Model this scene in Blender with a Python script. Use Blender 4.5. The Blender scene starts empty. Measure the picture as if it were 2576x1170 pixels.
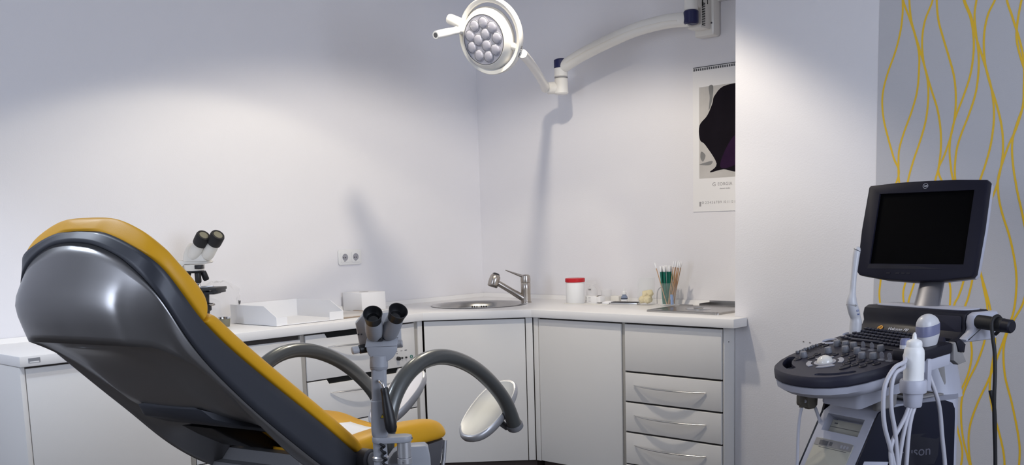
# camera axes and position (metres; the room corner is the origin)
CAM_C=(4.533247,-4.506614,1.339798)
CAM_R=(0.725613,0.687499,-0.028828)
CAM_U=(-0.076626,0.122366,0.989523)
CAM_F=(-0.683824,0.715801,-0.141471)
# wallpaper lines as (x, z) on the right wall
WALLPAPER=[[[2.828,2.162],[2.83,2.099],[2.823,2.03],[2.805,1.957],[2.778,1.884],[2.761,1.821],[2.757,1.767],[2.765,1.701],[2.785,1.627],[2.808,1.553],[2.829,1.48],[2.763,1.329],[2.776,1.196],[2.766,1.07],[2.762,1.02],[2.766,0.976]],[[2.828,2.162],[2.856,2.077],[2.879,2.011],[2.896,1.945],[2.899,1.887],[2.894,1.801],[2.875,1.726],[2.846,1.646],[2.829,1.582],[2.828,1.522],[2.831,1.468],[2.851,1.367],[2.9,1.236],[2.91,1.135],[2.902,1.065],[2.881,0.98]],[[2.854,2.158],[2.862,2.076],[2.876,2.023],[2.902,1.944],[2.922,1.879],[2.934,1.825],[2.937,1.761],[2.93,1.686],[2.911,1.612],[2.886,1.536],[2.868,1.466],[2.86,1.396],[2.888,1.306],[2.921,1.215]],[[2.946,2.143],[2.917,2.057],[2.908,1.989],[2.913,1.92],[2.928,1.86],[2.951,1.789],[2.973,1.723],[2.987,1.646],[2.99,1.571],[2.983,1.501],[2.972,1.455],[2.961,1.363],[3.001,1.205],[3.038,1.069],[3.043,1.018],[3.042,0.978]],[[2.958,2.141],[2.966,2.055],[2.986,1.984],[3.011,1.907],[3.031,1.837],[3.04,1.762],[3.038,1.688],[3.026,1.62],[3.005,1.552],[2.983,1.495],[2.974,1.463]],[[3.055,2.124],[3.083,2.043],[3.096,1.98],[3.099,1.913],[3.09,1.836],[3.067,1.759],[3.041,1.688],[3.026,1.62],[3.023,1.563],[3.03,1.504],[3.038,1.463],[3.079,1.311],[3.108,1.166],[3.089,1.07],[3.074,1.018],[3.057,0.973],[3.056,0.851],[3.042,0.781]],[[3.104,2.116],[3.098,2.051],[3.105,1.984],[3.116,1.916],[3.119,1.849],[3.112,1.772],[3.092,1.7],[3.066,1.629],[3.05,1.572],[3.045,1.515],[3.047,1.463],[3.063,1.36],[3.115,1.233],[3.13,1.146],[3.122,1.078],[3.11,1.015],[3.098,0.97]],[[3.058,2.124],[3.087,2.042],[3.108,1.962],[3.13,1.898],[3.151,1.834],[3.167,1.777],[3.177,1.715],[3.179,1.653],[3.171,1.575],[3.154,1.503],[3.142,1.464],[3.111,1.358],[3.105,1.233],[3.127,1.166],[3.149,1.117],[3.166,1.045],[3.18,0.983],[3.179,0.973],[3.181,0.918],[3.175,0.852],[3.151,0.767],[3.119,0.691],[3.099,0.621],[3.099,0.54],[3.11,0.461],[3.129,0.394],[3.138,0.355]],[[3.171,2.105],[3.146,2.044],[3.135,1.985],[3.135,1.925],[3.143,1.863],[3.16,1.8],[3.185,1.725],[3.205,1.651],[3.214,1.583],[3.213,1.516],[3.209,1.486],[3.196,1.421],[3.167,1.347],[3.142,1.262],[3.138,1.175],[3.149,1.117],[3.173,1.04],[3.189,0.983],[3.195,0.958],[3.208,0.892],[3.213,0.832],[3.203,0.742],[3.2,0.67],[3.209,0.609],[3.223,0.56],[3.243,0.495],[3.259,0.429],[3.264,0.373]],[[3.207,2.099],[3.23,2.02],[3.254,1.947],[3.27,1.885],[3.277,1.83],[3.278,1.77],[3.277,1.705],[3.258,1.63],[3.234,1.571],[3.215,1.51],[3.211,1.495],[3.202,1.453],[3.206,1.388],[3.222,1.322],[3.248,1.246],[3.266,1.175],[3.278,1.104],[3.28,1.043],[3.274,0.967],[3.277,0.977],[3.254,0.895],[3.22,0.783],[3.194,0.703],[3.159,0.615],[3.135,0.533],[3.129,0.469],[3.134,0.406],[3.142,0.355]],[[3.305,1.767],[3.277,1.699],[3.251,1.614],[3.246,1.559],[3.253,1.491],[3.263,1.438],[3.252,1.493],[3.26,1.446],[3.271,1.399],[3.294,1.306],[3.316,1.194],[3.32,1.091],[3.306,1.001],[3.277,0.938],[3.283,0.961],[3.255,0.889],[3.244,0.823],[3.253,0.724],[3.28,0.627],[3.304,0.524],[3.315,0.453],[3.315,0.381]]]
SPOT_A=80.0; SPOT_D=27.0; SPOT_C=85.0; DAY_E=80.0; DAY_R=40.0; DAYC=(.76,.84,1.0); EXPO=0.0; WY=-2.7

import bpy, bmesh, math, random
from mathutils import Vector, Matrix
random.seed(7)
SC = bpy.context.scene
COL = SC.collection
PI = math.pi
V = Vector

# ------------------------------------------------------------------ materials
def mat(name, col, rough=0.5, metal=0.0, spec=0.5, coat=0.0, bump=0.0, bscale=200.0, var=0.0, vscale=6.0, trans=0.0, alpha=1.0, ior=1.45, sheen=0.0):
    m = bpy.data.materials.new(name); m.use_nodes = True
    nt = m.node_tree; b = nt.nodes['Principled BSDF']
    b.inputs['Base Color'].default_value = (*col, 1)
    b.inputs['Roughness'].default_value = rough
    b.inputs['Metallic'].default_value = metal
    b.inputs['Specular IOR Level'].default_value = spec
    b.inputs['Coat Weight'].default_value = coat
    b.inputs['Coat Roughness'].default_value = 0.12
    b.inputs['Transmission Weight'].default_value = trans
    b.inputs['IOR'].default_value = ior
    b.inputs['Alpha'].default_value = alpha
    tc = nt.nodes.new('ShaderNodeTexCoord')
    if var > 0:
        n = nt.nodes.new('ShaderNodeTexNoise'); n.inputs['Scale'].default_value = vscale; n.inputs['Detail'].default_value = 5
        nt.links.new(tc.outputs['Object'], n.inputs['Vector'])
        mr = nt.nodes.new('ShaderNodeMapRange'); mr.inputs['To Min'].default_value = 1 - var; mr.inputs['To Max'].default_value = 1 + var
        nt.links.new(n.outputs['Fac'], mr.inputs['Value'])
        mx = nt.nodes.new('ShaderNodeMix'); mx.data_type = 'RGBA'; mx.blend_type = 'MULTIPLY'; mx.inputs[0].default_value = 1
        mx.inputs[6].default_value = (*col, 1)
        nt.links.new(mr.outputs['Result'], mx.inputs[7]); nt.links.new(mx.outputs[2], b.inputs['Base Color'])
    if bump > 0:
        n2 = nt.nodes.new('ShaderNodeTexNoise'); n2.inputs['Scale'].default_value = bscale; n2.inputs['Detail'].default_value = 4
        nt.links.new(tc.outputs['Object'], n2.inputs['Vector'])
        bp = nt.nodes.new('ShaderNodeBump'); bp.inputs['Strength'].default_value = bump; bp.inputs['Distance'].default_value = 0.002
        nt.links.new(n2.outputs['Fac'], bp.inputs['Height']); nt.links.new(bp.outputs['Normal'], b.inputs['Normal'])
    return m

M = {}
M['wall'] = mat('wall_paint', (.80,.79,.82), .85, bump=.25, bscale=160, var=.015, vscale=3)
M['wall_side'] = mat('unseen_wall_dark', (.42,.41,.41), .85, bump=.25, bscale=160)  # unseen side and rear walls, darkened to cut bounce light on the right
M['wallpaper'] = mat('wallpaper_base', (.52,.515,.54), .8, bump=.25, bscale=300)
M['yellow_line'] = mat('wallpaper_line', (.80,.50,.025), .5)
M['ceiling'] = mat('ceiling_paint', (.78,.78,.79), .9)
M['floor'] = mat('floor_linoleum', (.042,.034,.030), .5, var=.15, vscale=20)
M['laminate'] = mat('white_laminate', (.80,.79,.79), .38, bump=.06, bscale=500, var=.01)
M['front'] = mat('cabinet_front', (.72,.705,.69), .42, bump=.08, bscale=400, var=.01)
M['edge_strip'] = mat('grey_edge_strip', (.42,.40,.37), .45, metal=.3)  # plain grey for the recessed strips between cabinets
M['carcass'] = mat('carcass_gap_shade', (.06,.05,.045), .8)  # dark brown puts the shade of the gaps between fronts into the colour
M['cavity_shade'] = mat('painted_cavity_shade', (.006,.006,.006), .9)  # flat black painted for the shade inside slots and holes
M['plinth'] = mat('brown_plinth', (.075,.055,.05), .5)
M['handle'] = mat('brushed_handle', (.62,.62,.63), .28, metal=1, bump=.05, bscale=900)
M['steel'] = mat('stainless_steel', (.44,.43,.42), .24, metal=1, bump=.04, bscale=700)
M['nickel'] = mat('satin_nickel', (.48,.44,.40), .27, metal=1)
M['chrome'] = mat('chrome', (.82,.82,.83), .08, metal=1)
M['silver'] = mat('silver_paint', (.56,.56,.58), .33, metal=.75)
M['lamp_white'] = mat('lamp_enamel', (.80,.78,.74), .3, coat=.3)
M['navy_cap'] = mat('navy_plastic_cap', (.008,.01,.07), .35)
M['led_plate'] = mat('led_plate', (.40,.40,.47), .3)
M['lens'] = mat('led_lens', (.36,.36,.43), .10, coat=.5)
M['black'] = mat('black_plastic', (.012,.012,.014), .42)
M['black_rubber'] = mat('black_rubber', (.010,.010,.012), .6)
M['black_gloss'] = mat('black_gloss', (.006,.006,.007), .12, coat=.4)
M['white_plastic'] = mat('white_plastic', (.80,.80,.80), .35)
M['cream_plastic'] = mat('cream_plastic', (.78,.75,.69), .35)
M['paper'] = mat('white_paper', (.83,.82,.82), .8)
M['board'] = mat('white_board', (.80,.80,.82), .5)
M['brown'] = mat('brown_edge', (.33,.26,.20), .6)
M['glass'] = mat('clear_glass', (.97,.99,.98), .02, trans=1.0, ior=1.45)
M['sheet_glass'] = mat('frosted_sheet', (.62,.58,.54), .25, coat=.3)
M['red'] = mat('red_lid', (.52,.012,.02), .35)
M['green'] = mat('green_stick', (.0,.15,.105), .4)
M['wood'] = mat('wooden_stick', (.50,.30,.17), .6, var=.1, vscale=60)
M['cotton'] = mat('cotton_white', (.86,.86,.88), .95)
M['sponge'] = mat('cream_cotton', (.78,.66,.40), .9, bump=.5, bscale=90, var=.12, vscale=40)
M['blue_glass'] = mat('blue_vial', (.20,.25,.36), .15, coat=.4)
M['blue_tab'] = mat('blue_tab', (.22,.36,.68), .4)
M['yellow'] = mat('yellow_vinyl', (.66,.335,.013), .45, spec=.35, bump=.10, bscale=700, var=.03, vscale=14)
M['shell'] = mat('grey_metallic_shell', (.31,.305,.31), .32, metal=.85, coat=.10)
M['rim'] = mat('shaded_shell_rim', (.040,.043,.054), .46, metal=.25, coat=.05)  # darker copy of the shell paint, shade of the unlit side in its colour
M['dark_grey'] = mat('dark_grey_plastic', (.075,.075,.085), .45)
M['mid_grey'] = mat('mid_grey_plastic', (.16,.16,.17), .45)
M['arc_grey'] = mat('satin_grey_tube', (.105,.11,.108), .32, metal=.5, coat=.25)
M['pad_silver'] = mat('pad_silver', (.46,.46,.48), .40, metal=.6)
M['pad_top'] = mat('pad_top', (.46,.46,.45), .46, metal=.4)
M['pad_white'] = mat('pad_white', (.80,.76,.75), .45)
M['colpo'] = mat('colposcope_grey', (.30,.308,.338), .46)
M['colpo_light'] = mat('colposcope_light', (.40,.40,.42), .48)
M['warn_yellow'] = mat('warning_yellow', (.70,.50,.03), .5)
M['us_navy'] = mat('console_navy', (.020,.020,.036), .48, spec=.35)
M['us_dark'] = mat('console_dark', (.008,.008,.016), .45, spec=.35)
M['bezel'] = mat('monitor_bezel_navy', (.011,.011,.021), .5, spec=.18)
M['text_dim'] = mat('text_dim', (.10,.10,.13), .5)
M['us_panel'] = mat('panel_navy', (.004,.005,.016), .35)
M['us_white'] = mat('machine_white', (.44,.45,.53), .42)
M['us_grey'] = mat('machine_grey', (.25,.24,.24), .5)
M['us_beige'] = mat('drive_beige', (.40,.39,.34), .5)
M['knob_grey'] = mat('knob_grey', (.17,.175,.20), .45)
M['key_dark'] = mat('key_dark', (.03,.031,.047), .45)
M['button_light'] = mat('button_light', (.33,.33,.37), .35)
M['ball'] = mat('trackball_white', (.72,.70,.66), .12, coat=.5)
M['screen'] = mat('screen_black', (.001,.001,.0015), .4, spec=.05)
M['pillar'] = mat('pillar_silver', (.26,.26,.29), .36, metal=.8)
M['amber'] = mat('amber_ring', (.85,.38,.03), .4)
M['probe'] = mat('probe_white', (.55,.55,.58), .32)
M['probe_band'] = mat('probe_band', (.16,.17,.28), .35)
M['cable_white'] = mat('cable_white', (.47,.47,.53), .4)
M['ink'] = mat('ink_grey', (.10,.10,.11), .7)
M['ink_light'] = mat('ink_pale', (.34,.33,.34), .7)
M['text_silver'] = mat('text_silver', (.55,.55,.60), .35)
M['text_blue'] = mat('text_blue', (.12,.17,.40), .5)
M['olive'] = mat('olive_plastic', (.20,.19,.14), .5)
M['art_pale'] = mat('art_pale', (.52,.50,.48), .7, var=.25, vscale=7)
M['art_grey'] = mat('art_grey', (.20,.20,.20), .7, var=.4, vscale=10)
M['art_dark'] = mat('art_dark', (.008,.006,.010), .8, spec=.1, var=.5, vscale=9)
M['art_plum'] = mat('art_plum', (.022,.008,.030), .8, spec=.1, var=.4, vscale=12)
M['hook_brown'] = mat('hook_brown', (.11,.095,.075), .5)
# thin film of clear plastic
def film_mat(name, fac, col, rough=.12):
    m = bpy.data.materials.new(name); m.use_nodes = True; nt = m.node_tree; nt.nodes.clear()
    o = nt.nodes.new('ShaderNodeOutputMaterial'); mx = nt.nodes.new('ShaderNodeMixShader')
    t = nt.nodes.new('ShaderNodeBsdfTransparent'); p = nt.nodes.new('ShaderNodeBsdfPrincipled')
    p.inputs['Base Color'].default_value = (*col, 1); p.inputs['Roughness'].default_value = rough
    mx.inputs[0].default_value = fac
    nt.links.new(t.outputs[0], mx.inputs[1]); nt.links.new(p.outputs[0], mx.inputs[2]); nt.links.new(mx.outputs[0], o.inputs[0])
    return m
M['film'] = film_mat('clear_film', .14, (.85,.85,.86))
M['jar_glass'] = film_mat('clear_jar', .07, (.80,.86,.84), .06)
M['film_thin'] = film_mat('clear_paddle', .35, (.35,.36,.42))

# ------------------------------------------------------------------ mesh helpers
def frame(loc, z=(0,0,1), x=None):
    z = V(z).normalized()
    if x is None: x = V((1,0,0)) if abs(z.x) < .9 else V((0,1,0))
    x = V(x); x = (x - z * x.dot(z)).normalized(); y = z.cross(x)
    m = Matrix((x, y, z)).transposed().to_4x4(); m.translation = V(loc); return m

def merge(bm, tmp, mtx=None):
    if mtx is not None: bmesh.ops.transform(tmp, matrix=mtx, verts=tmp.verts)
    me = bpy.data.meshes.new('tmp'); tmp.to_mesh(me); tmp.free(); bm.from_mesh(me); bpy.data.meshes.remove(me)
    return bm

def box(bm, c, s, bev=0.0, seg=2, mtx=None):
    t = bmesh.new(); bmesh.ops.create_cube(t, size=1)
    bmesh.ops.scale(t, vec=V(s), verts=t.verts)
    if bev > 0: bmesh.ops.bevel(t, geom=list(t.edges), offset=min(bev, min(s)*.49), segments=seg, profile=.5, affect='EDGES')
    bmesh.ops.translate(t, vec=V(c), verts=t.verts)
    return merge(bm, t, mtx)

def bx(x0, x1, y0, y1, z0, z1, bev=0.0, bm=None, mtx=None):
    bm = bm or bmesh.new()
    return box(bm, ((x0+x1)/2, (y0+y1)/2, (z0+z1)/2), (abs(x1-x0), abs(y1-y0), abs(z1-z0)), bev, 2, mtx)

def prism(bm, poly, h0, h1, f=None, bev=0.0, seg=2):
    """poly: 2-D outline, extruded h0..h1; f maps (x, y, h) to a point"""
    f = f or (lambda x, y, h: (x, y, h))
    t = bmesh.new(); n = len(poly)
    lo = [t.verts.new(f(x, y, h0)) for x, y in poly]; hi = [t.verts.new(f(x, y, h1)) for x, y in poly]
    t.faces.new(list(reversed(lo))); t.faces.new(hi)
    for i in range(n): t.faces.new((lo[i], lo[(i+1) % n], hi[(i+1) % n], hi[i]))
    bmesh.ops.recalc_face_normals(t, faces=t.faces)
    if bev > 0:
        ed = [e for e in t.edges if (e.verts[0] in lo and e.verts[1] in lo) or (e.verts[0] in hi and e.verts[1] in hi)]
        bmesh.ops.bevel(t, geom=ed, offset=bev, segments=seg, profile=.5, affect='EDGES')
    return merge(bm, t)

def catmull(pts, k=6, closed=False):
    P = [V(p) for p in pts]; n = len(P); out = []
    if n < 3: return P
    rng = n if closed else n - 1
    for i in range(rng):
        if closed: p0, p1, p2, p3 = P[(i-1) % n], P[i], P[(i+1) % n], P[(i+2) % n]
        else:
            p1, p2 = P[i], P[i+1]
            p0 = P[i-1] if i else p1*2 - p2; p3 = P[i+2] if i+2 < n else p2*2 - p1
        for j in range(k):
            t = j / k
            out.append(.5*((2*p1) + (p2-p0)*t + (2*p0-5*p1+4*p2-p3)*t*t + (3*p1-p0-3*p2+p3)*t**3))
    if not closed: out.append(P[-1])
    return out

def rings(bm, R, closed=True, cap0=True, cap1=True, loop=False):
    VV = [[bm.verts.new(p) for p in r] for r in R]
    m = len(VV)
    for a in range(m if loop else m-1):
        A, B = VV[a], VV[(a+1) % m]; n = len(A)
        for i in range(n if closed else n-1):
            j = (i+1) % n
            bm.faces.new((A[i], A[j], B[j], B[i]))
    if closed and not loop:
        if cap0: bm.faces.new(list(reversed(VV[0])))
        if cap1: bm.faces.new(VV[-1])
    bmesh.ops.recalc_face_normals(bm, faces=bm.faces)
    return VV

def tube(bm, pts, r, n=14, caps=True, flat=1.0, up=None, loop=False):
    """round tube along pts; r a number or one radius per point; flat squeezes it along 'up'"""
    P = [V(p) for p in pts]; m = len(P)
    T = []
    for i in range(m):
        a = P[i-1] if (i or loop) else P[0]; b = P[(i+1) % m] if (i < m-1 or loop) else P[-1]
        T.append((b-a).normalized())
    u = V(up) if up is not None else (V((0,0,1)) if abs(T[0].z) < .9 else V((1,0,0)))
    u = (u - T[0]*u.dot(T[0])).normalized(); R = []
    for i in range(m):
        if i:
            q = T[i-1].rotation_difference(T[i]); u = q @ u; u = (u - T[i]*u.dot(T[i])).normalized()
        w = T[i].cross(u); rr = r[i] if isinstance(r, (list, tuple)) else r
        R.append([P[i] + u*(rr*flat*math.cos(2*PI*k/n)) + w*(rr*math.sin(2*PI*k/n)) for k in range(n)])
    t = bmesh.new(); rings(t, R, True, caps, caps, loop); return merge(bm, t)

def lathe(bm, prof, mtx=None, n=36, sx=1.0, sy=1.0):
    t = bmesh.new(); R = []
    for r, z in prof:
        if r <= 1e-6: R.append([t.verts.new((0, 0, z))])
        else: R.append([t.verts.new((sx*r*math.cos(2*PI*k/n), sy*r*math.sin(2*PI*k/n), z)) for k in range(n)])
    for a in range(len(R)-1):
        A, B = R[a], R[a+1]
        for k in range(n):
            j = (k+1) % n
            if len(A) == 1 and len(B) == 1: continue
            if len(A) == 1: t.faces.new((A[0], B[j], B[k]))
            elif len(B) == 1: t.faces.new((A[k], A[j], B[0]))
            else: t.faces.new((A[k], A[j], B[j], B[k]))
    bmesh.ops.recalc_face_normals(t, faces=t.faces)
    return merge(bm, t, mtx)

def cyl(bm, a, b, r, r2=None, bev=.0, n=28):
    a, b = V(a), V(b); L = (b-a).length; r2 = r if r2 is None else r2; bv = bev
    prof = [(0, 0), (r-bv, 0), (r, bv), (r2, L-bv), (r2-bv, L), (0, L)] if bv else [(0, 0), (r, 0), (r2, L), (0, L)]
    return lathe(bm, prof, frame(a, b-a), n)

def rrect(w, h, r, k=5, cx=0, cy=0):
    out = []
    for (sx, sy, a0) in ((1, 1, 0), (-1, 1, 90), (-1, -1, 180), (1, -1, 270)):
        for i in range(k+1):
            a = math.radians(a0 + 90*i/k)
            out.append((cx + sx*(w/2-r) + r*math.cos(a), cy + sy*(h/2-r) + r*math.sin(a)))
    return out

def ell(a, b, n=32, cx=0, cy=0, p=1.0):
    o = []
    for i in range(n):
        t = 2*PI*i/n; c, s = math.cos(t), math.sin(t)
        o.append((cx + a*math.copysign(abs(c)**p, c), cy + b*math.copysign(abs(s)**p, s)))
    return o

def grid(bm, rows):
    VV = [[bm.verts.new(p) for p in r] for r in rows]
    for a in range(len(VV)-1):
        for i in range(len(VV[0])-1):
            bm.faces.new((VV[a][i], VV[a][i+1], VV[a+1][i+1], VV[a+1][i]))
    return VV

def obj(name, bm, m, parent=None, smooth=True, angle=38, sub=0, label=None, loc=None, rot=None):
    if sub == 0: bmesh.ops.recalc_face_normals(bm, faces=bm.faces)
    me = bpy.data.meshes.new(name); bm.to_mesh(me); bm.free()
    if isinstance(m, (list, tuple)):
        for k in m: me.materials.append(M[k])
    else: me.materials.append(M[m])
    if smooth:
        me.shade_smooth()
        if sub == 0: me.set_sharp_from_angle(angle=math.radians(angle))
    o = bpy.data.objects.new(name, me); COL.objects.link(o)
    if parent is not None: o.parent = parent
    if loc is not None: o.location = loc
    if rot is not None: o.rotation_euler = rot
    if sub:
        md = o.modifiers.new('sub', 'SUBSURF'); md.levels = sub; md.render_levels = sub
    if label: o['label'] = label
    return o

def thing(name, label, cat, loc=(0, 0, 0), rz=0.0, group=None, rot=None):
    o = bpy.data.objects.new(name, None); COL.objects.link(o); o.empty_display_size = .05
    o.location = loc; o.rotation_euler = rot if rot is not None else (0, 0, rz)
    return tag(o, label, cat, group)

def tag(o, label, cat, group=None):
    o['label'] = label; o['category'] = cat
    if group: o['group'] = group
    return o

def struct(name, bm, m, parent=None, **k):
    o = obj(name, bm, m, parent, **k)
    if parent is None: o['kind'] = 'structure'
    return o

def cut(o, cutter_bm):
    """remove the volume of cutter from mesh object o"""
    me = bpy.data.meshes.new('cutter'); cutter_bm.to_mesh(me); cutter_bm.free()
    c = bpy.data.objects.new('cutter', me); COL.objects.link(c); c.parent = o.parent
    md = o.modifiers.new('cut', 'BOOLEAN'); md.object = c; md.operation = 'DIFFERENCE'; md.solver = 'EXACT'
    bpy.context.view_layer.update()
    dg = bpy.context.evaluated_depsgraph_get()
    nm = bpy.data.meshes.new_from_object(o.evaluated_get(dg), depsgraph=dg)
    o.modifiers.clear(); old = o.data; o.data = nm; nm.name = o.name
    bpy.data.objects.remove(c); bpy.data.meshes.remove(me); bpy.data.meshes.remove(old)
    o.data.shade_smooth(); o.data.set_sharp_from_angle(angle=math.radians(35))

def text(name, body, size, mtx, m, parent=None, ext=.0004, align='CENTER', sx=1.0, shear=0.0, space=1.0):
    cu = bpy.data.curves.new(name, 'FONT'); cu.body = body; cu.size = size; cu.extrude = ext
    cu.align_x = align; cu.align_y = 'CENTER'; cu.shear = shear; cu.space_character = space
    t = bpy.data.objects.new(name, cu); COL.objects.link(t)
    dg = bpy.context.evaluated_depsgraph_get()
    me = bpy.data.meshes.new_from_object(t.evaluated_get(dg), depsgraph=dg)
    bpy.data.objects.remove(t); bpy.data.curves.remove(cu)
    me.transform(Matrix.Diagonal((sx, 1, 1, 1))); me.transform(mtx)
    me.materials.clear(); me.materials.append(M[m]); me.name = name
    o = bpy.data.objects.new(name, me); COL.objects.link(o)
    if parent is not None: o.parent = parent
    return o

def dup(root, loc, rot=None, label=None):
    r = root.copy(); COL.objects.link(r); r.location = loc
    if rot is not None: r.rotation_euler = rot
    if label: r['label'] = label
    for ch in list(root.children):
        c = ch.copy(); COL.objects.link(c); c.parent = r
        for g in list(ch.children):
            d = g.copy(); COL.objects.link(d); d.parent = c
    return r

# ------------------------------------------------------------------ room shell
H = 2.72
struct('floor', bx(-.1, 6.1, -6.6, .1, -.1, 0), 'floor')
struct('ceiling', bx(-.1, 6.1, -6.6, .1, H, H+.1), 'ceiling')
struct('wall_left', bx(-.1, 0, -6.6, .1, 0, H), 'wall')
struct('wall_back', bx(0, 2.1, 0, .1, 0, H), 'wall')
wr = struct('wall_right', bx(2.095, 6.1, -.498, .1, 0, H, bev=.004), 'wall')
# wallpaper field with its printed yellow lines
bm = bx(2.738, 5.99, -.4995, -.4975, .002, H-.002)
for f in bm.faces: f.material_index = 0
def ribbon(bm, pts, w, y):
    P = catmull([(x, 0, z) for x, z in pts], 6); L = []
    for i in range(len(P)):
        t = (P[min(i+1, len(P)-1)] - P[max(i-1, 0)]).normalized(); n = V((t.z, 0, -t.x))
        L.append((bm.verts.new(P[i]+n*w/2+V((0, y, 0))), bm.verts.new(P[i]-n*w/2+V((0, y, 0)))))
    for i in range(len(L)-1):
        f = bm.faces.new((L[i][0], L[i][1], L[i+1][1], L[i+1][0])); f.material_index = 1
for i, c in enumerate(WALLPAPER):
    k = [c[0]]
    for q in c[1:]:
        if q[1] < k[-1][1] - .035: k.append(q)
    # the waves run on, mirrored, up to the ceiling and down to the floor
    up = [(x, 2*k[0][1]-z) for x, z in k[1:] if 2*k[0][1]-z < H-.03]; dn = [(x, 2*k[-1][1]-z) for x, z in reversed(k[:-1]) if 2*k[-1][1]-z > .02]
    c = list(reversed(up)) + k + dn
    for r in range(4):
        if min(x for x, z in c) + .74*r > 2.75 and max(x for x, z in c) + .74*r < 5.97: ribbon(bm, [(x + .74*r, z) for x, z in c], .0075, -.49985 - (i + 11*r)*.00003)
obj('wallpaper', bm, ['wallpaper', 'yellow_line'], wr, smooth=False)
# small drill holes left in the plaster of the right wall
bm = bmesh.new()
for x, z in ((2.432, .806), (2.462, .803), (2.502, .80)):
    cyl(bm, (x, -.4975, z), (x, -.4992, z), .0035, n=10)
obj('drill_hole', bm, 'us_grey', wr)
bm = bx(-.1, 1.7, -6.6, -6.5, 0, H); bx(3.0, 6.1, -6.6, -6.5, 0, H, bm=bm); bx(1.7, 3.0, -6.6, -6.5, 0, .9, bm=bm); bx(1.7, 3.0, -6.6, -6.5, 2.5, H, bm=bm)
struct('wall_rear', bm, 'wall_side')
bm = bmesh.new()
for x0, x1, z0, z1 in ((1.7, 1.76, .9, 2.5), (2.94, 3.0, .9, 2.5), (1.76, 2.94, .9, .96), (1.76, 2.94, 2.44, 2.5)): bx(x0, x1, -6.58, -6.52, z0, z1, bm=bm)
struct('window_2', bm, 'white_plastic')
# side wall with the window that lets the daylight in
bm = bx(6.0, 6.1, -6.5, WY-1.2, 0, H); bx(6.0, 6.1, WY+1.2, -.45, 0, H, bm=bm)
bx(6.0, 6.1, WY-1.2, WY+1.2, 0, .9, bm=bm); bx(6.0, 6.1, WY-1.2, WY+1.2, 2.5, H, bm=bm)
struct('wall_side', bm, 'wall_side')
bm = bmesh.new()
for y0, y1, z0, z1 in ((WY-1.2, WY-1.14, .9, 2.5), (WY+1.14, WY+1.2, .9, 2.5), (WY-1.14, WY+1.14, .9, .96), (WY-1.14, WY+1.14, 2.44, 2.5), (WY-.03, WY+.03, .96, 2.44)):
    bx(6.02, 6.08, y0, y1, z0, z1, bm=bm)
struct('window_1', bm, 'white_plastic')

# ------------------------------------------------------------------ lights
def light(name, kind, loc, energy, col, **k):
    l = bpy.data.lights.new(name, kind); l.energy = energy; l.color = col
    for a, b in k.items(): setattr(l, a, b)
    o = bpy.data.objects.new(name, l); COL.objects.link(o); o.location = loc; return o
WARM_A = (1.0, .90, .74); WARM_D = (1.0, .92, .72); COOL_C = (.78, .87, 1.0)
def aim(o, d): o.rotation_euler = V(d).to_track_quat('-Z', 'Y').to_euler()
aim(light('ceiling_spot', 'SPOT', (1.72, -1.40, 2.70), SPOT_A, WARM_A, spot_size=math.radians(130), spot_blend=.30, shadow_soft_size=.045), (-.20, .06, -1))
light('ceiling_spot', 'SPOT', (1.15, -1.95, 2.70), SPOT_D, WARM_D, spot_size=math.radians(123), spot_blend=.14, shadow_soft_size=.05)
light('ceiling_spot', 'SPOT', (1.30, -3.90, 2.70), SPOT_C, COOL_C, spot_size=math.radians(118), spot_blend=.4, shadow_soft_size=.05)
aim(light('daylight', 'AREA', (6.14, WY, 1.70), DAY_E, DAYC, shape='RECTANGLE', size=2.3, size_y=1.5), (-1, 0, 0))
aim(light('daylight', 'AREA', (2.35, -6.66, 1.70), DAY_R, DAYC, shape='RECTANGLE', size=1.2, size_y=1.5), (0, 1, 0))
wd = bpy.data.worlds.new('World'); SC.world = wd; wd.use_nodes = True
wd.node_tree.nodes['Background'].inputs[0].default_value = (.70, .80, 1.0, 1); wd.node_tree.nodes['Background'].inputs[1].default_value = .6

# ------------------------------------------------------------------ camera
cam = bpy.data.cameras.new('Camera'); co = bpy.data.objects.new('Camera', cam); COL.objects.link(co)
cam.sensor_fit = 'HORIZONTAL'; cam.sensor_width = 36.0; cam.lens = 36.0*2577.45/2576
cam.shift_y = (932.03-585)/2576; cam.clip_start = .05
R_, U_, F_ = V(CAM_R), V(CAM_U), V(CAM_F)
mc = Matrix((R_, U_, -F_)).transposed().to_4x4(); mc.translation = V(CAM_C); co.matrix_world = mc
SC.camera = co
SC.view_settings.view_transform = 'Standard'; SC.view_settings.look = 'None'
SC.view_settings.exposure = EXPO; SC.view_settings.gamma = 1.0; SC.view_settings.use_curve_mapping = False

# ------------------------------------------------------------------ worktop
ZT = .9; ZB = .8586
wt = thing('worktop', 'long white L-shaped worktop with a cut corner, running along both walls', 'worktop', (0, 0, ZB))
poly = [(.003, -3.023), (.568, -3.023), (.568, -1.008), (.963, -.613), (2.16, -.613), (2.16, -.501), (2.092, -.501), (2.092, -.003), (.003, -.003)]
slab = obj('slab', prism(bmesh.new(), poly, 0, ZT-ZB, bev=.004), 'laminate', wt)
cb = bmesh.new(); lathe(cb, [(0, -.1), (.243, -.1), (.243, .2), (0, .2)], Matrix.Translation((.47, -.505, 0)), 48); cut(slab, cb)
bm = bmesh.new()
for a, b in (((.003, -3.02), (.003, -.003)), ((.003, -.003), (2.092, -.003))):
    if a[0] == b[0]: prism(bm, [(0, 0), (.016, 0), (.006, .022), (0, .022)], a[1], b[1], lambda x, y, h: (.003+x, h, ZT-ZB+y))
    else: prism(bm, [(0, 0), (.016, 0), (.006, .022), (0, .022)], a[0], b[0], lambda x, y, h: (h, -.003-x, ZT-ZB+y))
obj('upstand', bm, 'laminate', wt)
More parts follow.
